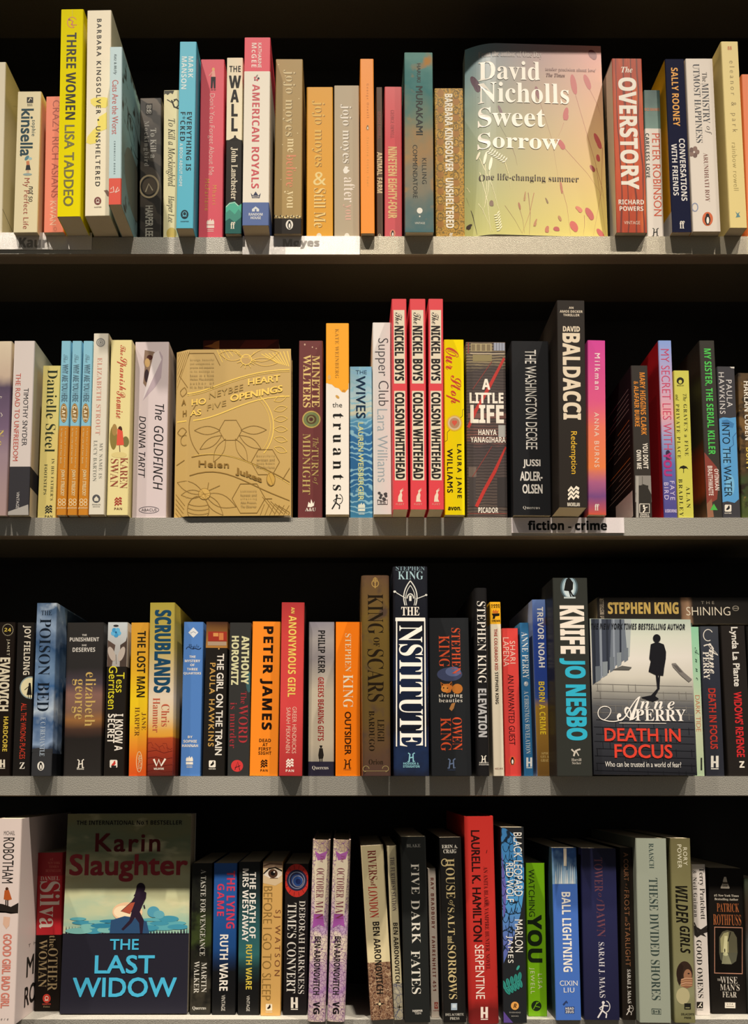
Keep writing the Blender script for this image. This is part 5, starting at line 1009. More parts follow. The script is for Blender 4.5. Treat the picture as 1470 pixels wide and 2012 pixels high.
bk(3, 'm', (322, 1060, 398, 357, 1105, 1535), 'street2', 'face-out book with a woman silhouette on a cobbled street and red title',
   G([(322, 398), (480, 398), (470, 775), (345, 890)], '#3c4250'), G([(480, 398), (575, 398), (600, 688), (470, 775)], '#69727e'), G([(575, 398), (625, 398), (615, 676), (600, 688)], '#a8b0b0'), [G([(340 + 50 * k, 400), (360 + 48 * k, 400), (372 + 46 * k, 868 - 35 * k), (354 + 47 * k, 880 - 36 * k)], '#8a93a0' if k % 2 else '#2c313c') for k in range(5)], [G([(365 + 52 * k, 752 - 34 * k), (404 + 50 * k, 748 - 34 * k), (404 + 50 * k, 850 - 37 * k), (368 + 52 * k, 872 - 38 * k)], '#828b92' if k % 2 else '#6c757f') for k in range(5)], bricks,
   G([(490, 775), (560, 745), (630, 755), (610, 775)], '#5a5a58'), G([(920, 725), (950, 722), (1010, 790), (1070, 840), (1045, 860), (985, 810), (930, 750)], '#7a7672'), G([(930, 735), (960, 740), (1000, 790), (975, 790)], '#5c5856'),
   E(812, 540, 28, 30, '#1b1b20'), R(800, 825, 560, 580, '#1b1b20'), G([(768, 585), (800, 572), (830, 572), (864, 585), (880, 640), (878, 690), (866, 760), (860, 815), (800, 808), (752, 785), (768, 710), (757, 690)], '#1b1b20'), L([(812, 805), (824, 915)], 17, '#1b1b20'), L([(832, 805), (826, 900)], 12, '#1b1b20'), G([(820, 905), (834, 905), (800, 965), (828, 985), (780, 1005), (695, 975), (770, 960)], '#1b1b20'),
   h('THE NEW YORK TIMES BESTSELLING AUTHOR', 330, 1018, 432, 475, '#22242a', 'bi', 'G'),
   h('A', 520, 700, 968, 1148, '#efeae2', 'cb', 'A'), h('nne', 690, 942, 1003, 1060, '#efeae2', 'sbi', 'A'), L(curve([(600, 1100), (560, 1150), (500, 1165), (420, 1140)]), 7, '#efeae2', 'A'), L(curve([(420, 1140), (360, 1120), (380, 1030), (450, 1045)]), 7, '#efeae2', 'A'), L(curve([(450, 1045), (520, 1065), (440, 1150), (420, 1140)]), 5, '#efeae2', 'A'), h('PERRY', 655, 1022, 1062, 1145, '#efeae2', 'sb', 'A'), L([(540, 1163), (880, 1163)], 5, '#d8d2c8'),
   h('DEATH IN', 432, 985, 1200, 1294, '#d8402f', 'm'), h('FOCUS', 505, 925, 1315, 1415, '#d8402f', 'm'), h('Who can be trusted in a world of fear?', 437, 988, 1440, 1478, '#e6e2da', 'r', 'G'), kind='f', ov=.022, thick=.022, tilt=.02, side='#2a2c34')
bk(3, 'm', (345, 1064, 420, 372, 1110, 1535), '#3a4a46', 'second copy tucked behind the cobbled street cover under the lying black book', kind='f', ov=-.006, thick=.022, side='#2a2c34')
art('mint', [(0, '#8fcaa8'), (.3, '#a8d4b4'), (.6, '#d0d6b8'), (1, '#b4cca8')], nz=(20, .1))
bk(3, 'm', (1040, 1116, 448, 1084, 1160, 1530), 'mint', 'slim mint green paperback half covered by the cobbled street cover',
   t('Anne', .50, .92, 600, 840, '#2a4a40', 'c', 'A'), t('DARK TIDE', .36, .80, 950, 1212, '#c8704a', 'l'), R(1128, 1140, 1400, 1490, '#2a2c2a', 'P'), ov=-.003)
art('slate_brick', [(0, '#3c4048'), (.3, '#2e3240'), (.6, '#2a2c36'), (1, '#2c2e38')], nz=(30, .2), spots=[(40, '#454a58', .6, .7)])
bk(3, 'm', (1122, 1256, 445, 1166, 1303, 1530), 'slate_brick', 'slate grey paperback with white script name and red sideways title',
   O(1182, 510, 34, 42, 6, '#e2dcd2', 'A', a0=60, a1=330), L(curve([(1150, 590), (1200, 560), (1235, 600), (1210, 660)]), 9, '#e2dcd2', 'A'), t('Anne', .42, .92, 570, 792, '#e8e2d8', 'cb', 'A'), t('PERRY', .10, .42, 632, 836, '#e8e2d8', 'sb', 'A'), t('DEATH IN FOCUS', .30, .70, 900, 1338, '#c4382c', 'm'), headline(1230, 1428, 56, '#e8e4da'))
bk(3, 'm', (1272, 1446, 440, 1330, 1508, 1530), '#272321', 'black paperback with white and red plain sans letters at the shelf end',
   t('Lynda La Plante', .34, .70, 450, 886, '#e6e2da', 'm', 'A'), t("WIDOWS' REVENGE", .38, .72, 925, 1396, '#d62c30', 'm'), h('Z', 1408, 1445, 1425, 1472, Wt, 'k', 'P'))
bk(3, 'm', (1454, 1560, 445, 1516, 1620, 1530), '#191715', 'black spine cut off by the frame at the end of the third shelf')

def lying_book():
    x0, x1, ytop, ybot = 1173, 1520, 1173, 1231
    Yf = 0.020
    a, b = on_y(x0, ytop, Yf), on_y(x1, ybot, Yf)
    tops = [o for o in BOOKS if 'cobbled' in o['label'] or 'plain sans' in o['label'] or 'slate grey' in o['label'] or 'mint' in o['label']]
    bpy.context.view_layer.update()
    zt = max((o.matrix_world @ Vector(c)).z for p in tops if p['label'].startswith(('black', 'slate', 'slim', 'second')) for o in p.children for c in o.bound_box) + 0.0004
    H, T = b[0] - a[0], a[2] - zt
    q = (-ybot, -ytop, x0, -ybot, -ytop, x1)
    art('overlook', [(0, '#171412'), (.4, '#1c1815'), (.475, '#1a1714'), (.485, '#6a5240'), (.52, '#8a6e58'), (.545, '#1a1714'), (1, '#141210')], nz=(30, .03))
    core('paperback_book', (b[0], Yf, zt + T / 2), Euler((0, -math.pi / 2, 0)), T, H, 0.11, q, 'overlook', 'black paperback lying flat with gold block letters above the cobbled street cover', 'book', GROUPS[3],
         [t('STEPHEN KING', -1209, -1184, 1194, 1334, '#a68f50', 'x', 'A'), h('#1 BESTSELLER', -1219, -1176, 1178, 1187, '#9a9286', 'b', 'G'), t('THE', -1188, -1182, 1379, 1405, '#8a8478', 'r'), t('SHINING', -1212, -1194, 1349, 1436, '#d0c8b8', 'l'), O(-1197, 1447, 5, 6, 1.4, '#8a8478', 'P', n=12), L([(-1197, 1442), (-1197, 1452)], 1.4, '#8a8478', 'P')], '#1a1714', 'p', None)
lying_book()

# ================================================================ bottom shelf
bk(4, 'n', (-32, 167, 98, -86, 103, 1590), '#e4d4ce', 'white paperback with orange coated figure and pink lower lettering at the frame edge',
   h('MICHAEL', 25, 112, 190, 220, '#4a4442', 'r', 'A'), t('ROBOTHAM', .30, .74, 238, 572, '#26221f', 'r', 'A'), G([(-50, 715), (20, 725), (80, 745), (140, 715), (138, 790), (80, 795), (0, 770), (-52, 785)], '#2a2420'), E(50, 615, 12, 13, '#4a2c1c'), G([(32, 625), (65, 622), (88, 690), (60, 698), (25, 690)], '#b85a26'), L([(42, 695), (42, 745)], 9, '#2a2018'), L([(56, 695), (56, 745)], 9, '#2a2018'), G([(25, 815), (75, 820), (68, 880), (45, 905), (20, 870)], '#e0b8a0'),
   t('GOOD GIRL BAD GIRL', .44, .78, 940, 1470, '#d98070', 'm'), E(-60, 1540, 60, 50, '#8fb4c4'), h('sphere', -70, 62, 1538, 1562, '#6a6660', 'i', 'P'),
   h('GOOD', .36, .95, 640, 790, '#a8504a', 'r', 'T', 'R'), h('BAD', .40, .9, 850, 1000, '#a8504a', 'r', 'T', 'R'), h('THE MULTI', .2, .95, 1060, 1085, '#4a4644', 'r', 'G', 'R'), h('MICHAEL', .18, 1.0, 1150, 1305, '#26221f', 'm', 'A', 'R'), h('ROBOTHAM', .16, 1.0, 1370, 1520, '#26221f', 'm', 'A', 'R'), side='#d8c8c4')
bk(4, 'n', (270, 455, 345, 245, 432, 1490), [('#a01c26', 515), ('#c3252f', 945), ('#19130f', None)], 'red and black paperback with large white serif surname beside the face-out blue cover',
   h('#1', 360, 385, 385, 405, '#c86a5a', 's', 'G'), h('NEW YORK', 345, 435, 412, 430, '#c86a5a', 's', 'G'), h('TIMES', 355, 425, 440, 458, '#c86a5a', 's', 'G'), h('BESTSELLER', 330, 440, 468, 488, '#c86a5a', 's', 'G'), h('DANIEL', 292, 431, 519, 549, '#e8dcd0', 's', 'A'), t('Silva', .12, .92, 555, 898, '#e8dcd0', 'sb', 'A'), t('the', .54, .78, 950, 1035, '#a8946e', 's'), t('OTHER', .50, .88, 1040, 1346, '#a8946e', 's'), t('WOMAN', .14, .46, 978, 1320, '#a8946e', 's'), stamp(337, 1400, 58, '#c83a2c'), h('HARPER', 306, 368, 1434, 1446, '#b84a3c', 'b', 'P'), h('Fiction', 312, 360, 1452, 1464, '#a8946e', 's', 'P'))
art('shaded_sky', [(0, '#7d7a52'), (.15, '#6e7a5c'), (.3, '#b8b48a'), (.42, '#c4c8a0'), (.62, '#7fb4a8'), (.8, '#5aa4b0'), (.92, '#2f7a98'), (1, '#1f4a74')], nz=(24, .4), stretch=(.6, 1, 1.6), spots=[(30, '#d8d0a8', .56, .72)])  # teal cream sky; the upper shelf's shade is painted into its darker top
bk(4, 'n', (483, 1390, 70, 430, 1352, 1515), [('shaded_sky', 945), ('#25242f', None)], 'face-out book with a running woman under a teal sky and cyan title',
   [G([(445 + 22 * k, 950), (452 + 22 * k, 925 - (k * 37) % 38), (460 + 22 * k, 950)], '#25242f') for k in range(42)], E(920, 790, 110, 70, '#e6c09a'), E(890, 790, 70, 45, '#f0dcb8'), [E(560 + (k * 173) % 760, 840 + (k * 53) % 90, 60 + (k * 29) % 40, 12 + (k * 7) % 12, ('#5aa4b0', '#3f8fa8', '#78b4b0', '#2f7f9e')[k % 4]) for k in range(26)], E(1110, 790, 45, 40, '#4f97b0'), E(1150, 810, 40, 30, '#5fa4b4'), G([(800, 850), (900, 820), (960, 830), (1060, 860), (1080, 945), (790, 945)], '#2a4a70'),
   E(1018, 615, 32, 36, '#2a1e2e'), G([(995, 590), (975, 660), (965, 672), (1000, 680), (1020, 640)], '#2a1e2e'), G([(985, 660), (1030, 635), (1058, 650), (1055, 690), (1030, 740), (1010, 790), (1040, 850), (1030, 945), (1012, 945), (1005, 870), (975, 830), (950, 870), (890, 925), (875, 915), (935, 850), (950, 790), (870, 785), (950, 715)], '#2a1e2e'), G([(875, 785), (945, 725), (975, 720), (960, 760), (940, 805)], '#a8503a'), L([(1040, 740), (1046, 765)], 10, '#2a1e2e'),
   h('THE INTERNATIONAL No.1 BESTSELLER', 548, 1322, 120, 152, '#201d1a', 'b', 'G'), h('Karin', 685, 1162, 215, 352, '#5a1a1e', 'm', 'A'), h('Slaughter', 495, 1362, 368, 572, '#9a2a34', 'm', 'A'), h('THE', 793, 1003, 985, 1062, '#46b0d6', 'm'), h('LAST', 683, 1118, 1100, 1232, '#46b0d6', 'm'), h('WIDOW', 523, 1277, 1258, 1398, '#46b0d6', 'm'), kind='f', thick=.03, tilt=.03, side='#c8c4bc')  # first name in darker maroon: the shelf's shadow is mixed into its ink
art('black_foliage', [(0, '#121210'), (.3, '#1c1e16'), (.5, '#36421e'), (.62, '#1c1c16'), (.85, '#3a362c'), (1, '#151412')], nz=(34, .5), spots=[(50, '#0d0d0c', .5, .62)])
bk(4, 'o', (75, 215, 295, 48, 206, 1447), 'black_foliage', 'black foliage paperback with silver serif letters beside the face-out cover',
   t('A TASTE FOR VENGEANCE', .44, .70, 345, 1005, '#c4c2b8', 's'), t('MARTIN', .54, .80, 1055, 1280, '#d4d0c6', 's', 'A'), t('WALKER', .18, .44, 1045, 1286, '#d4d0c6', 's', 'A'), h('Quercus', 70, 174, 1384, 1414, '#d4d0c6', 's', 'P'))
art('blue_night', [(0, '#2a5ca8'), (.3, '#235499'), (.55, '#1c4680'), (.65, '#14284a'), (.72, '#101114'), (1, '#0f0f10')], nz=(20, .08))
bk(4, 'o', (237, 408, 295, 216, 397, 1448), 'blue_night', 'blue to black paperback with pink title and white author name',
   t('THE LYING', .56, .92, 355, 797, '#d03a58', 'b'), t('GAME', .16, .46, 455, 702, '#d03a58', 'b'), t('RUTH WARE', .30, .66, 843, 1268, '#ece6dc', 'b', 'A'), t('VINTAGE', .40, .56, 1300, 1418, '#c8c4bc', 'r', 'P'))
art('teal_night', [(0, '#17191a'), (.2, '#1c2a2c'), (.45, '#2c5a5e'), (.6, '#2f6668'), (.7, '#1c3234'), (.8, '#121212'), (1, '#101010')], nz=(20, .12))
bk(4, 'o', (422, 590, 285, 413, 580, 1450), 'teal_night', 'teal to black paperback with white title and yellow author name',
   t('THE DEATH OF', .50, .80, 365, 872, '#ece8e0', 'b'), t('MRS WESTAWAY', .17, .46, 338, 897, '#ece8e0', 'b'), t('RUTH WARE', .36, .64, 920, 1258, '#d8c04a', 'b', 'A'), t('VINTAGE', .40, .55, 1304, 1421, '#c8c4bc', 'r', 'P'))
bk(4, 'o', (607, 757, 285, 586, 740, 1455), '#cba05c', 'golden tan paperback with a dark eye at the top and outlined letters',
   R(607, 757, 286, 340, '#7a6450'), G([(607, 335), (757, 335), (752, 440), (700, 470), (605, 450)], '#ccb490'), G([(607, 385), (650, 345), (700, 340), (752, 362), (752, 385), (720, 410), (660, 412)], '#e0d4c4'), E(682, 376, 36, 34, '#4a3224'), E(682, 374, 18, 18, '#14100e'), E(692, 364, 6, 6, '#efe6da'), L([(607, 380), (650, 340), (700, 330), (754, 356)], 12, '#1c1612'), L([(607, 320), (660, 300), (754, 305)], 12, '#4a382a'), L([(660, 412), (720, 412)], 6, '#5a4232'),
   t('BEFORE I GO TO SLEEP', .05, .50, 475, 1340, '#8a6a34', 'l'), t('SJ WATSON', .58, .94, 655, 1156, '#7a4a2c', 'r', 'A'), badge(652, 1392, 50, '#e6d8bc', '#2a2018', 'BLACK SWAN'))
bk(4, 'o', (775, 955, 300, 757, 940, 1450), '#1d1a1b', 'black paperback with a red and blue astrolabe disc and white serif letters',
   E(862, 430, 95, 128, '#c4322a'), [L([(862 + 70 * math.cos(a), 430 + 90 * math.sin(a)), (862 + 92 * math.cos(a), 430 + 122 * math.sin(a))], 4, '#6a1a18') for a in [k * .45 for k in range(14)]], E(864, 428, 78, 82, '#2a2c4a'), O(864, 428, 60, 64, 5, '#8a98b4'), E(864, 428, 44, 46, '#2a4a8a'), O(872, 436, 40, 42, 6, '#8a8a98'), E(875, 438, 20, 22, '#1c2a5c'),
   t('DEBORAH HARKNESS', .62, .88, 585, 1292, '#d8d4cc', 's', 'A'), t("TIME'S CONVERT", .13, .52, 603, 1286, '#ece8de', 's'), headline(845, 1358, 54, '#e6e0d4'))
art('purple_scribble', [(0, '#b8a488'), (.1, '#cfc0a6'), (.3, '#d4c6b0'), (.5, '#b090b8'), (.6, '#d6c8b4'), (.8, '#a67eb0'), (1, '#cfc0ac')], nz=(40, .6), cells=[(260, '#6a4470', .045), (130, '#7a5484', .035)])
for q, lb in (((985, 1120, 120, 944, 1082, 1503), 'purple scribbled hardback touching the black astrolabe spine, one of a pair'), ((1143, 1275, 120, 1092, 1230, 1503), 'purple scribbled hardback beside the dark gap, one of a pair')):
    sx = lambda u, y, q=q: q[0] + (q[3] - q[0]) * (y - 120) / 1383 + u * 136
    bk(4, 'o', q, 'purple_scribble', lb, G([(sx(.25, 215), 215), (sx(.8, 215), 215), (sx(.86, 320), 320), (sx(.76, 690), 690), (sx(.70, 720), 720), (sx(.24, 700), 700), (sx(.16, 330), 330)], '#d8ccb4'),
       G([(sx(.12, 205), 205), (sx(.4, 230), 230), (sx(.84, 205), 205), (sx(.72, 270), 270), (sx(.3, 280), 280)], '#a05aa0'), G([(sx(.18, 690), 690), (sx(.7, 690), 690), (sx(.8, 790), 790), (sx(.5, 770), 770), (sx(.12, 800), 800)], '#9a4e9c'),
       t('The', .46, .68, 240, 295, '#8a4a6a', 'sbi'), t('OCTOBER', .26, .70, 340, 568, '#7a3648', 's'), t('MAN', .26, .70, 590, 730, '#7a3648', 's'), t('BEN AARONOVITCH', .26, .62, 862, 1300, '#221c1e', 'b', 'A'), t('V', .28, .66, 1355, 1392, '#1c181a', 'x', 'P'), t('G', .30, .66, 1398, 1445, '#1c181a', 'x', 'P'), kind='h')
art('map_brown', [(0, '#8a6a50'), (1, '#7d5c46')], cells=[(150, '#4a2c24', .06), (260, '#c4a888', .03)], spots=[(120, '#b89a7a', .56, .62)])
art('map_blue', [(0, '#a8a498'), (1, '#b0a890')], cells=[(150, '#5a5c74', .05)], spots=[(120, '#d0c8b0', .56, .62)])
star = lambda x, y, r, c, p='C': [G([(x, y - r), (x + r * .14, y - r * .14), (x + r, y), (x + r * .14, y + r * .14), (x, y + r), (x - r * .14, y + r * .14), (x - r, y), (x - r * .14, y - r * .14)], c, p)]
bk(4, 'p', (70, 238, 305, 146, 318, 1595), [('#d8caa0', 1175), ('map_brown', None)], 'leaning cream paperback with a brown map foot beside the dark gap',
   t('RIVERS', .28, .66, 340, 562, '#7a2c26', 's'), t('of', .34, .56, 565, 612, '#8a4034', 's'), t('LONDON', .22, .62, 612, 845, '#b8342a', 's'), t('BEN AARONOVITCH', .32, .62, 876, 1406, '#1f1a16', 'b', 'A'), star(212, 1480, 45, '#1f1a16'), E(212, 1480, 10, 10, '#d8caa0'), side='map_brown')
bk(4, 'p', (265, 335, 305, 318, 390, 1592), [('#d8cda6', 1325), ('map_blue', None)], 'slim cream paperback with a blue grey map foot beside the black spine',
   t('THE FURTHEST STATION', .28, .74, 388, 792, '#5a4a58', 's'), t('BEN AARONOVITCH', .30, .80, 880, 1326, '#221c1a', 'b', 'A'), star(358, 1500, 26, '#1f1a16'))
bk(4, 'p', (366, 553, 235, 398, 588, 1612), '#222423', 'wide black paperback with widely spaced white serif capitals running down',
   h('BLAKE', 410, 515, 292, 316, '#8a8a84', 's', 'A'), t('FIVE', .38, .70, 440, 668, '#dcd8cc', 's'), t('DARK', .36, .70, 712, 1035, '#dcd8cc', 's'), t('FATES', .30, .66, 1088, 1405, '#dcd8cc', 's'), h('HARPER', 455, 530, 1520, 1535, '#d4d0c6', 'x', 'P'), h('TEEN', 470, 518, 1538, 1553, '#d4d0c6', 'r', 'P'))
bk(4, 'p', (566, 628, 470, 594, 655, 1555), '#d5c8ba', 'slim pale pink grey paperback with red brown capitals between two black spines',
   t('RAY BRADBURY', .30, .72, 540, 912, '#7a3426', 'b', 'A'), t('FAHRENHEIT 451', .28, .70, 970, 1362, '#7a3426', 'b'), R(616, 645, 1445, 1492, '#a84a3c', 'P'), O(631, 1468, 8, 12, 4, '#e0d4c4', 'P', n=12), h('HARPER', 608, 654, 1500, 1510, '#a05a4c', 'b', 'P'), ov=-.013)
bk(4, 'p', (646, 820, 240, 686, 855, 1612), '#1d1c1b', 'black paperback with ornate cream gold title and a small silver square',
   h('ERIN A.', 668, 792, 297, 323, '#d8d4c8', 'sb', 'A'), h('CRAIG', 680, 782, 331, 361, '#d8d4c8', 'sb', 'A'), t('HOUSE', .26, .66, 402, 700, '#c6b482', 's'), t('of', .34, .62, 712, 762, '#c6b482', 'si'), t('SALT', .30, .60, 768, 970, '#c6b482', 's'), t('and', .26, .54, 980, 1032, '#c6b482', 's'), t('SORROWS', .26, .62, 1045, 1442, '#c6b482', 's'), O(690, 430, 24, 26, 7, '#c6b482'), O(742, 1290, 20, 26, 6, '#c6b482'), R(740, 786, 1472, 1522, '#9fb0c0', 'P'), R(750, 778, 1480, 1505, '#c8d4dc', 'P'), h('DELACORTE', 697, 836, 1545, 1563, '#d0ccc0', 's', 'P'), h('PRESS', 732, 802, 1573, 1592, '#d0ccc0', 's', 'P'))
art('red_grunge', [(0, '#b82c26'), (.4, '#c0332c'), (.7, '#b02c26'), (.88, '#a82824'), (.93, '#6a1a18'), (1, '#7d2020')], nz=(24, .12), spots=[(70, '#7a1c1a', .64, .74)])
bk(4, 'p', (838, 1058, 85, 876, 1100, 1622), 'red_grunge', 'tall wide red hardback with dark and white sideways capitals on the bottom shelf',
   t('LAURELL K. HAMILTON', .20, .50, 190, 1022, '#28100f', 'm', 'A'), t('SERPENTINE', .24, .54, 1045, 1442, '#ecdcd0', 'r'), t('AN ANITA BLAKE, VAMPIRE HUNTER, NOVEL', .58, .74, 465, 1230, '#5a1614', 's', 'G'), L([(1008, 340), (1002, 365)], 5, '#5a1614'), headline(987, 1540, 54, '#ecdcd0'), kind='h')
art('scales', [(0, '#3a78b0'), (.4, '#4a90c8'), (.6, '#5a62a8'), (1, '#3a78b0')], nz=(12, .3), cells=[(80, '#152434', .05)], stretch=(1.2, 1, .7))
def scales():
    o = [G([(1104, 170), (1140, 175), (1205, 220), (1262, 330), (1285, 460), (1283, 640), (1262, 800), (1215, 960), (1150, 1130), (1128, 1180), (1112, 600)], 'scales')]
    o += [G([(1112, 340), (1130, 480), (1150, 640), (1140, 800), (1125, 850), (1112, 600)], '#5f5aa6')]
    for r in range(14):
        for c in range(4):
            x, y = 1120 + 45 * c + (22 if r % 2 else 0), 240 + 66 * r
            lim = 1285 - abs(y - 520) * .20 if y < 800 else 1262 - (y - 800) * .36
            if x < lim - 22 and x > 1108 + r * 1.5:
                o.append(O(x, y, 22, 46, 4, '#16283a', a0=0, a1=180, n=10))
    return o
leaf = lambda x, y, a: [E(x + 26 * math.cos(a), y + 26 * math.sin(a), 32, 14, '#2f8a80', rot=math.degrees(a)), L([(x, y), (x + 50 * math.cos(a), y + 50 * math.sin(a))], 3, '#15403c')]
bk(4, 'p', (1103, 1285, 165, 1127, 1305, 1615), '#232528', 'charcoal paperback covered in blue scales with white letters and a teal frond',
   scales(), t('BLACK LEOPARD', .54, .90, 205, 682, '#ece8e0', 'r'), t('RED WOLF', .20, .52, 435, 727, '#ece8e0', 'r'), t('MARLON', .54, .88, 858, 1097, '#ece8e0', 'r', 'A'), t('JAMES', .16, .46, 978, 1178, '#ece8e0', 'r', 'A'),
   L([(1128, 1365), (1180, 1350), (1235, 1315), (1262, 1270)], 6, '#3a9a8c'), [leaf(1140 + 27 * k, 1362 - 15 * k, (-1.9 if s else .9) + .1 * k) for k in range(5) for s in (0, 1)], E(1237, 1213, 9, 20, '#3a9a8c', rot=30), E(1213, 1490, 30, 30, '#e0a052', 'P'), h('R', 1202, 1226, 1474, 1506, '#3a2412', 'bi', 'P'), h('RIVERHEAD', 1172, 1256, 1534, 1544, '#a8a49c', 'r', 'P'), h('BOOKS', 1188, 1240, 1560, 1570, '#a8a49c', 'r', 'P'), G([(1127, 1530), (1160, 1570), (1200, 1614), (1127, 1614)], '#5c4690'))
bk(4, 'p', (1290, 1438, 430, 1312, 1455, 1565), '#7fc012', 'bright green paperback with large dark letters beside the scaled spine',
   t('WATCHING', .12, .44, 478, 832, '#24341a', 'r'), t('YOU', .02, .80, 818, 1172, '#1f2a1a', 'k'), t('LISA', .54, .76, 1255, 1366, '#e2ecb8', 'r', 'A'), t('JEWELL', .08, .36, 1210, 1402, '#e2ecb8', 'r', 'A'), E(1372, 1490, 38, 38, '#22301c', 'P'), L([(1350, 1515), (1378, 1460)], 5, '#7fc012', 'P'), L([(1362, 1490), (1398, 1500)], 5, '#7fc012', 'P'), L([(1372, 1475), (1392, 1462)], 5, '#7fc012', 'P'))
art('ice_city', [(0, '#1f3c6a'), (.25, '#7fa8cc'), (.5, '#b8d0dc'), (.75, '#dce4e4'), (1, '#4a7aa8')], nz=(36, .7), spots=[(60, '#2f5c90', .58, .7)])
art('teal_dark', [(0, '#2a3a44'), (.5, '#35505a'), (1, '#1c242a')], nz=(40, .8))
bk(4, 'q', (50, 235, 235, 83, 268, 1480), [('ice_city', 502), ('#456fc0', None)], 'blue paperback with an icy picture top and white heavy letters',
   [G([(74 + 14 * k, 500), (77 + 14 * k, 440 - (k * 41) % 70), (80 + 14 * k, 400 - (k * 67) % 80), (84 + 14 * k, 455), (87 + 14 * k, 500)], ('#e6ecea', '#b4cfe0', '#d2e2ea')[k % 3]) for k in range(11)], L([(148, 240), (150, 370)], 22, '#cfc4b0'), t('BALL LIGHTNING', .34, .70, 560, 1137, '#eeeae2', 'b'), h('CIXIN', 110, 240, 1199, 1236, '#e6e4e0', 'r', 'A'), h('LIU', 139, 216, 1249, 1284, '#e6e4e0', 'r', 'A'), R(148, 216, 1385, 1432, '#1f3060', 'P'), h('HEAD', 152, 212, 1389, 1407, '#e6e4e0', 'b', 'P'), h('ZEUS', 152, 212, 1412, 1430, '#e6e4e0', 'b', 'P'), L([(135, 1372), (160, 1345), (165, 1360)], 12, '#2a3a64', 'P'), side='teal_dark')
art('navy_haze', [(0, '#1c1d38'), (.25, '#262850'), (.6, '#232446'), (1, '#1d1e3a')], nz=(18, .3))
bk(4, 'q', (262, 520, 240, 289, 547, 1480), 'navy_haze', 'thick navy paperback with dusky red title and silver author name',
   t('TOWER', .36, .60, 310, 560, '#6c4250', 's'), t('of', .42, .60, 568, 640, '#6c4250', 'si'), t('DAWN', .40, .64, 645, 886, '#6c4250', 's'), t('SARAH J. MAAS', .42, .60, 925, 1322, '#cfccd2', 's', 'A'), archer(425, 1405, 80, '#e2dede'))
bk(4, 'q', (535, 650, 235, 566, 662, 1480), '#211c17', 'slim black brown paperback with copper title beside the thick navy spine',
   t('A COURT', .26, .62, 272, 480, '#8f6040', 'r'), t('of', .34, .56, 500, 540, '#8f6040', 'si'), t('FROST', .26, .64, 548, 732, '#8f6040', 'r'), t('and', .30, .56, 742, 778, '#8f6040', 'si'), t('STARLIGHT', .28, .66, 785, 1097, '#8f6040', 'r'), t('SARAH J. MAAS', .36, .66, 1120, 1362, '#e0dcd4', 'sb', 'A'), archer(615, 1410, 46, '#e2dcd4'))
bk(4, 'q', (660, 878, 168, 690, 918, 1500), '#989f90', 'tall sage green paperback with wide-set dark serif capitals running down',
   t('RAASCH', .42, .58, 205, 390, '#3a4a46', 's', 'A'), t('THESE DIVIDED SHORES', .39, .68, 460, 1340, '#33423e', 's'), L([(775, 1402), (842, 1404), (842, 1440), (775, 1438), (775, 1402)], 5, '#33423e', 'P'), h('B+B', 783, 836, 1411, 1432, '#33423e', 'm', 'P'), side='#74796c')
art('olive_wild', [(0, '#6a6444'), (.3, '#7a7650'), (.6, '#7c7a56'), (.85, '#8a8a68'), (1, '#75724a')], nz=(26, .3))
bk(4, 'q', (907, 1055, 168, 945, 1094, 1500), 'olive_wild', 'olive green paperback with scrawled black title and a girl clutching her face',
   t('RORY', .62, .82, 235, 366, '#e0dcc4', 'r', 'A'), t('POWER', .33, .54, 214, 388, '#e0dcc4', 'r', 'A'), t('WILDER', .18, .78, 518, 786, '#17150f', 'bi'), t('GIRLS', .34, .84, 808, 1006, '#17150f', 'bi'), E(1012, 1150, 60, 88, '#35271f'), E(1035, 1165, 30, 46, '#9a6e52'), E(1042, 1150, 8, 5, '#2a1c16'), G([(985, 1190), (1060, 1172), (1072, 1190), (1070, 1240), (1030, 1256), (985, 1240)], '#8a5e46'), [L([(984, 1196 + 15 * k), (1020, 1184 + 16 * k), (1068, 1184 + 17 * k)], 9, ('#c09474', '#b0845f')[k % 2]) for k in range(4)], G([(955, 1120), (985, 1075), (1005, 1100), (985, 1200), (975, 1240), (958, 1200)], '#2c201a'), E(1000, 1310, 50, 60, '#b4ac84'), R(1010, 1058, 1362, 1405, '#22221c', 'P'), R(1018, 1050, 1390, 1398, '#8a8660', 'P'), h('DELACORTE', 987, 1082, 1432, 1446, '#2a281c', 'b', 'P'), h('PRESS', 1010, 1060, 1457, 1471, '#2a281c', 'b', 'P'))
bk(4, 'q', (1058, 1165, 355, 1098, 1200, 1445), '#e2dad4', 'white paperback with black wings picture between olive and black spines',
   t('Terry Pratchett', .44, .90, 380, 757, '#33302e', 's', 'A'), t('& Neil Gaiman', .06, .34, 400, 740, '#33302e', 's', 'A'), G([(1076, 800), (1130, 830), (1176, 800), (1178, 850), (1150, 860), (1172, 885), (1130, 870), (1100, 890), (1080, 870)], '#2c2826'), L([(1078, 780), (1110, 850)], 9, '#3a3634'), t('GOOD OMENS', .14, .54, 908, 1322, '#262322', 's'), R(1098, 1145, 1350, 1396, '#26221f', 'P'), L([(1108, 1388), (1122, 1372), (1136, 1386)], 7, Wt, 'P'), L([(1122, 1372), (1134, 1356)], 7, Wt, 'P'), h('CORGI', 1098, 1146, 1402, 1411, '#4a4644', 'b', 'P'))
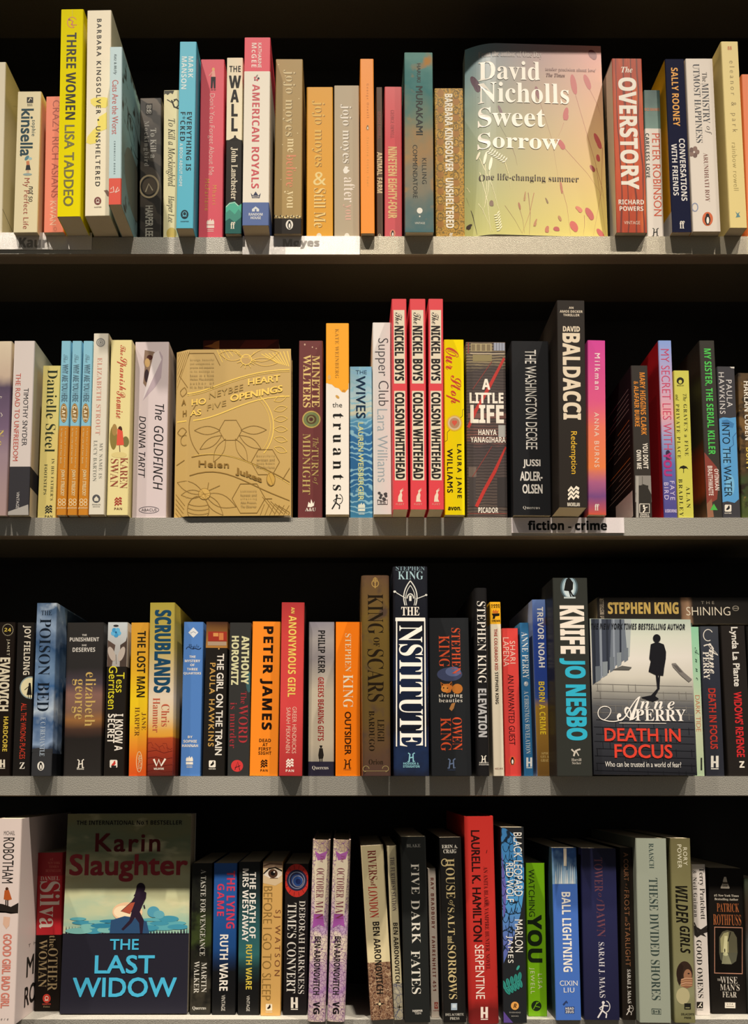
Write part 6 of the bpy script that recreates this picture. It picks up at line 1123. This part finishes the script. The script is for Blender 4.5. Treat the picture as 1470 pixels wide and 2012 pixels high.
bk(4, 'q', (1184, 1440, 385, 1206, 1466, 1435), '#1b1815', 'thick black paperback with an arched doorway picture and copper stacked name',
   G([(1298, 450), (1312, 450), (1318, 475), (1322, 492), (1338, 528), (1335, 535), (1274, 535), (1272, 528), (1288, 492), (1290, 475)], '#d6ccbc', 'P'), R(1286, 1324, 488, 502, '#4a4238', 'P'), h('DAW', 1288, 1322, 508, 522, '#3a3228', 'b', 'P'), h('#1 New York Times', 1224, 1404, 578, 596, '#d8cfbe', 'sb', 'G'), h('Bestselling Author', 1228, 1400, 605, 626, '#d8cfbe', 'sb', 'G'), h('PATRICK', 1244, 1406, 643, 706, '#b4683c', 's', 'A'), h('ROTHFUSS', 1218, 1421, 724, 802, '#b4683c', 's', 'A'),
   R(1226, 1432, 815, 1152, '#c08a72'), R(1231, 1427, 821, 1146, '#14110e'), G([(1262, 1000), (1262, 890), (1285, 850), (1320, 838), (1365, 848), (1390, 890), (1395, 1000)], '#5f5c48'), G([(1275, 1000), (1270, 900), (1295, 860), (1330, 850), (1330, 1000)], '#a8a478'), G([(1290, 1000), (1300, 880), (1322, 880), (1318, 1000)], '#dcd8a8'), L([(1345, 850), (1325, 920)], 7, '#2a261c'), G([(1262, 1000), (1395, 1000), (1385, 1060), (1350, 1085), (1300, 1085), (1270, 1050)], '#5a5a4a'), G([(1292, 1000), (1322, 1000), (1352, 1080), (1280, 1082)], '#8d8d70'), E(1308, 1012, 18, 12, '#c8c89c'), E(1302, 985, 4, 14, '#2a261c'),
   h('THE', 1248, 1275, 1188, 1204, '#c8c0b4', 's'), h('WISE', 1270, 1394, 1173, 1222, '#d4ccc0', 's'), h("MAN'S", 1268, 1409, 1226, 1272, '#d4ccc0', 's'), h('FEAR', 1285, 1389, 1280, 1320, '#d4ccc0', 's'), R(1303, 1379, 1357, 1397, '#e4ddd0', 'P'), h('U.S.A.', 1318, 1366, 1363, 1374, '#3a342c', 'b', 'P'), R(1312, 1370, 1382, 1388, '#8a8478', 'P'))
art('grey_end', [(0, '#3a4234'), (.3, '#3c2c24'), (.5, '#4a4c4a'), (1, '#23241f')], nz=(30, .5))
bk(4, 'q', (1446, 1560, 458, 1474, 1600, 1440), 'grey_end', 'dark mottled spine cut off by the frame at the end of the bottom shelf')

flush_texts()
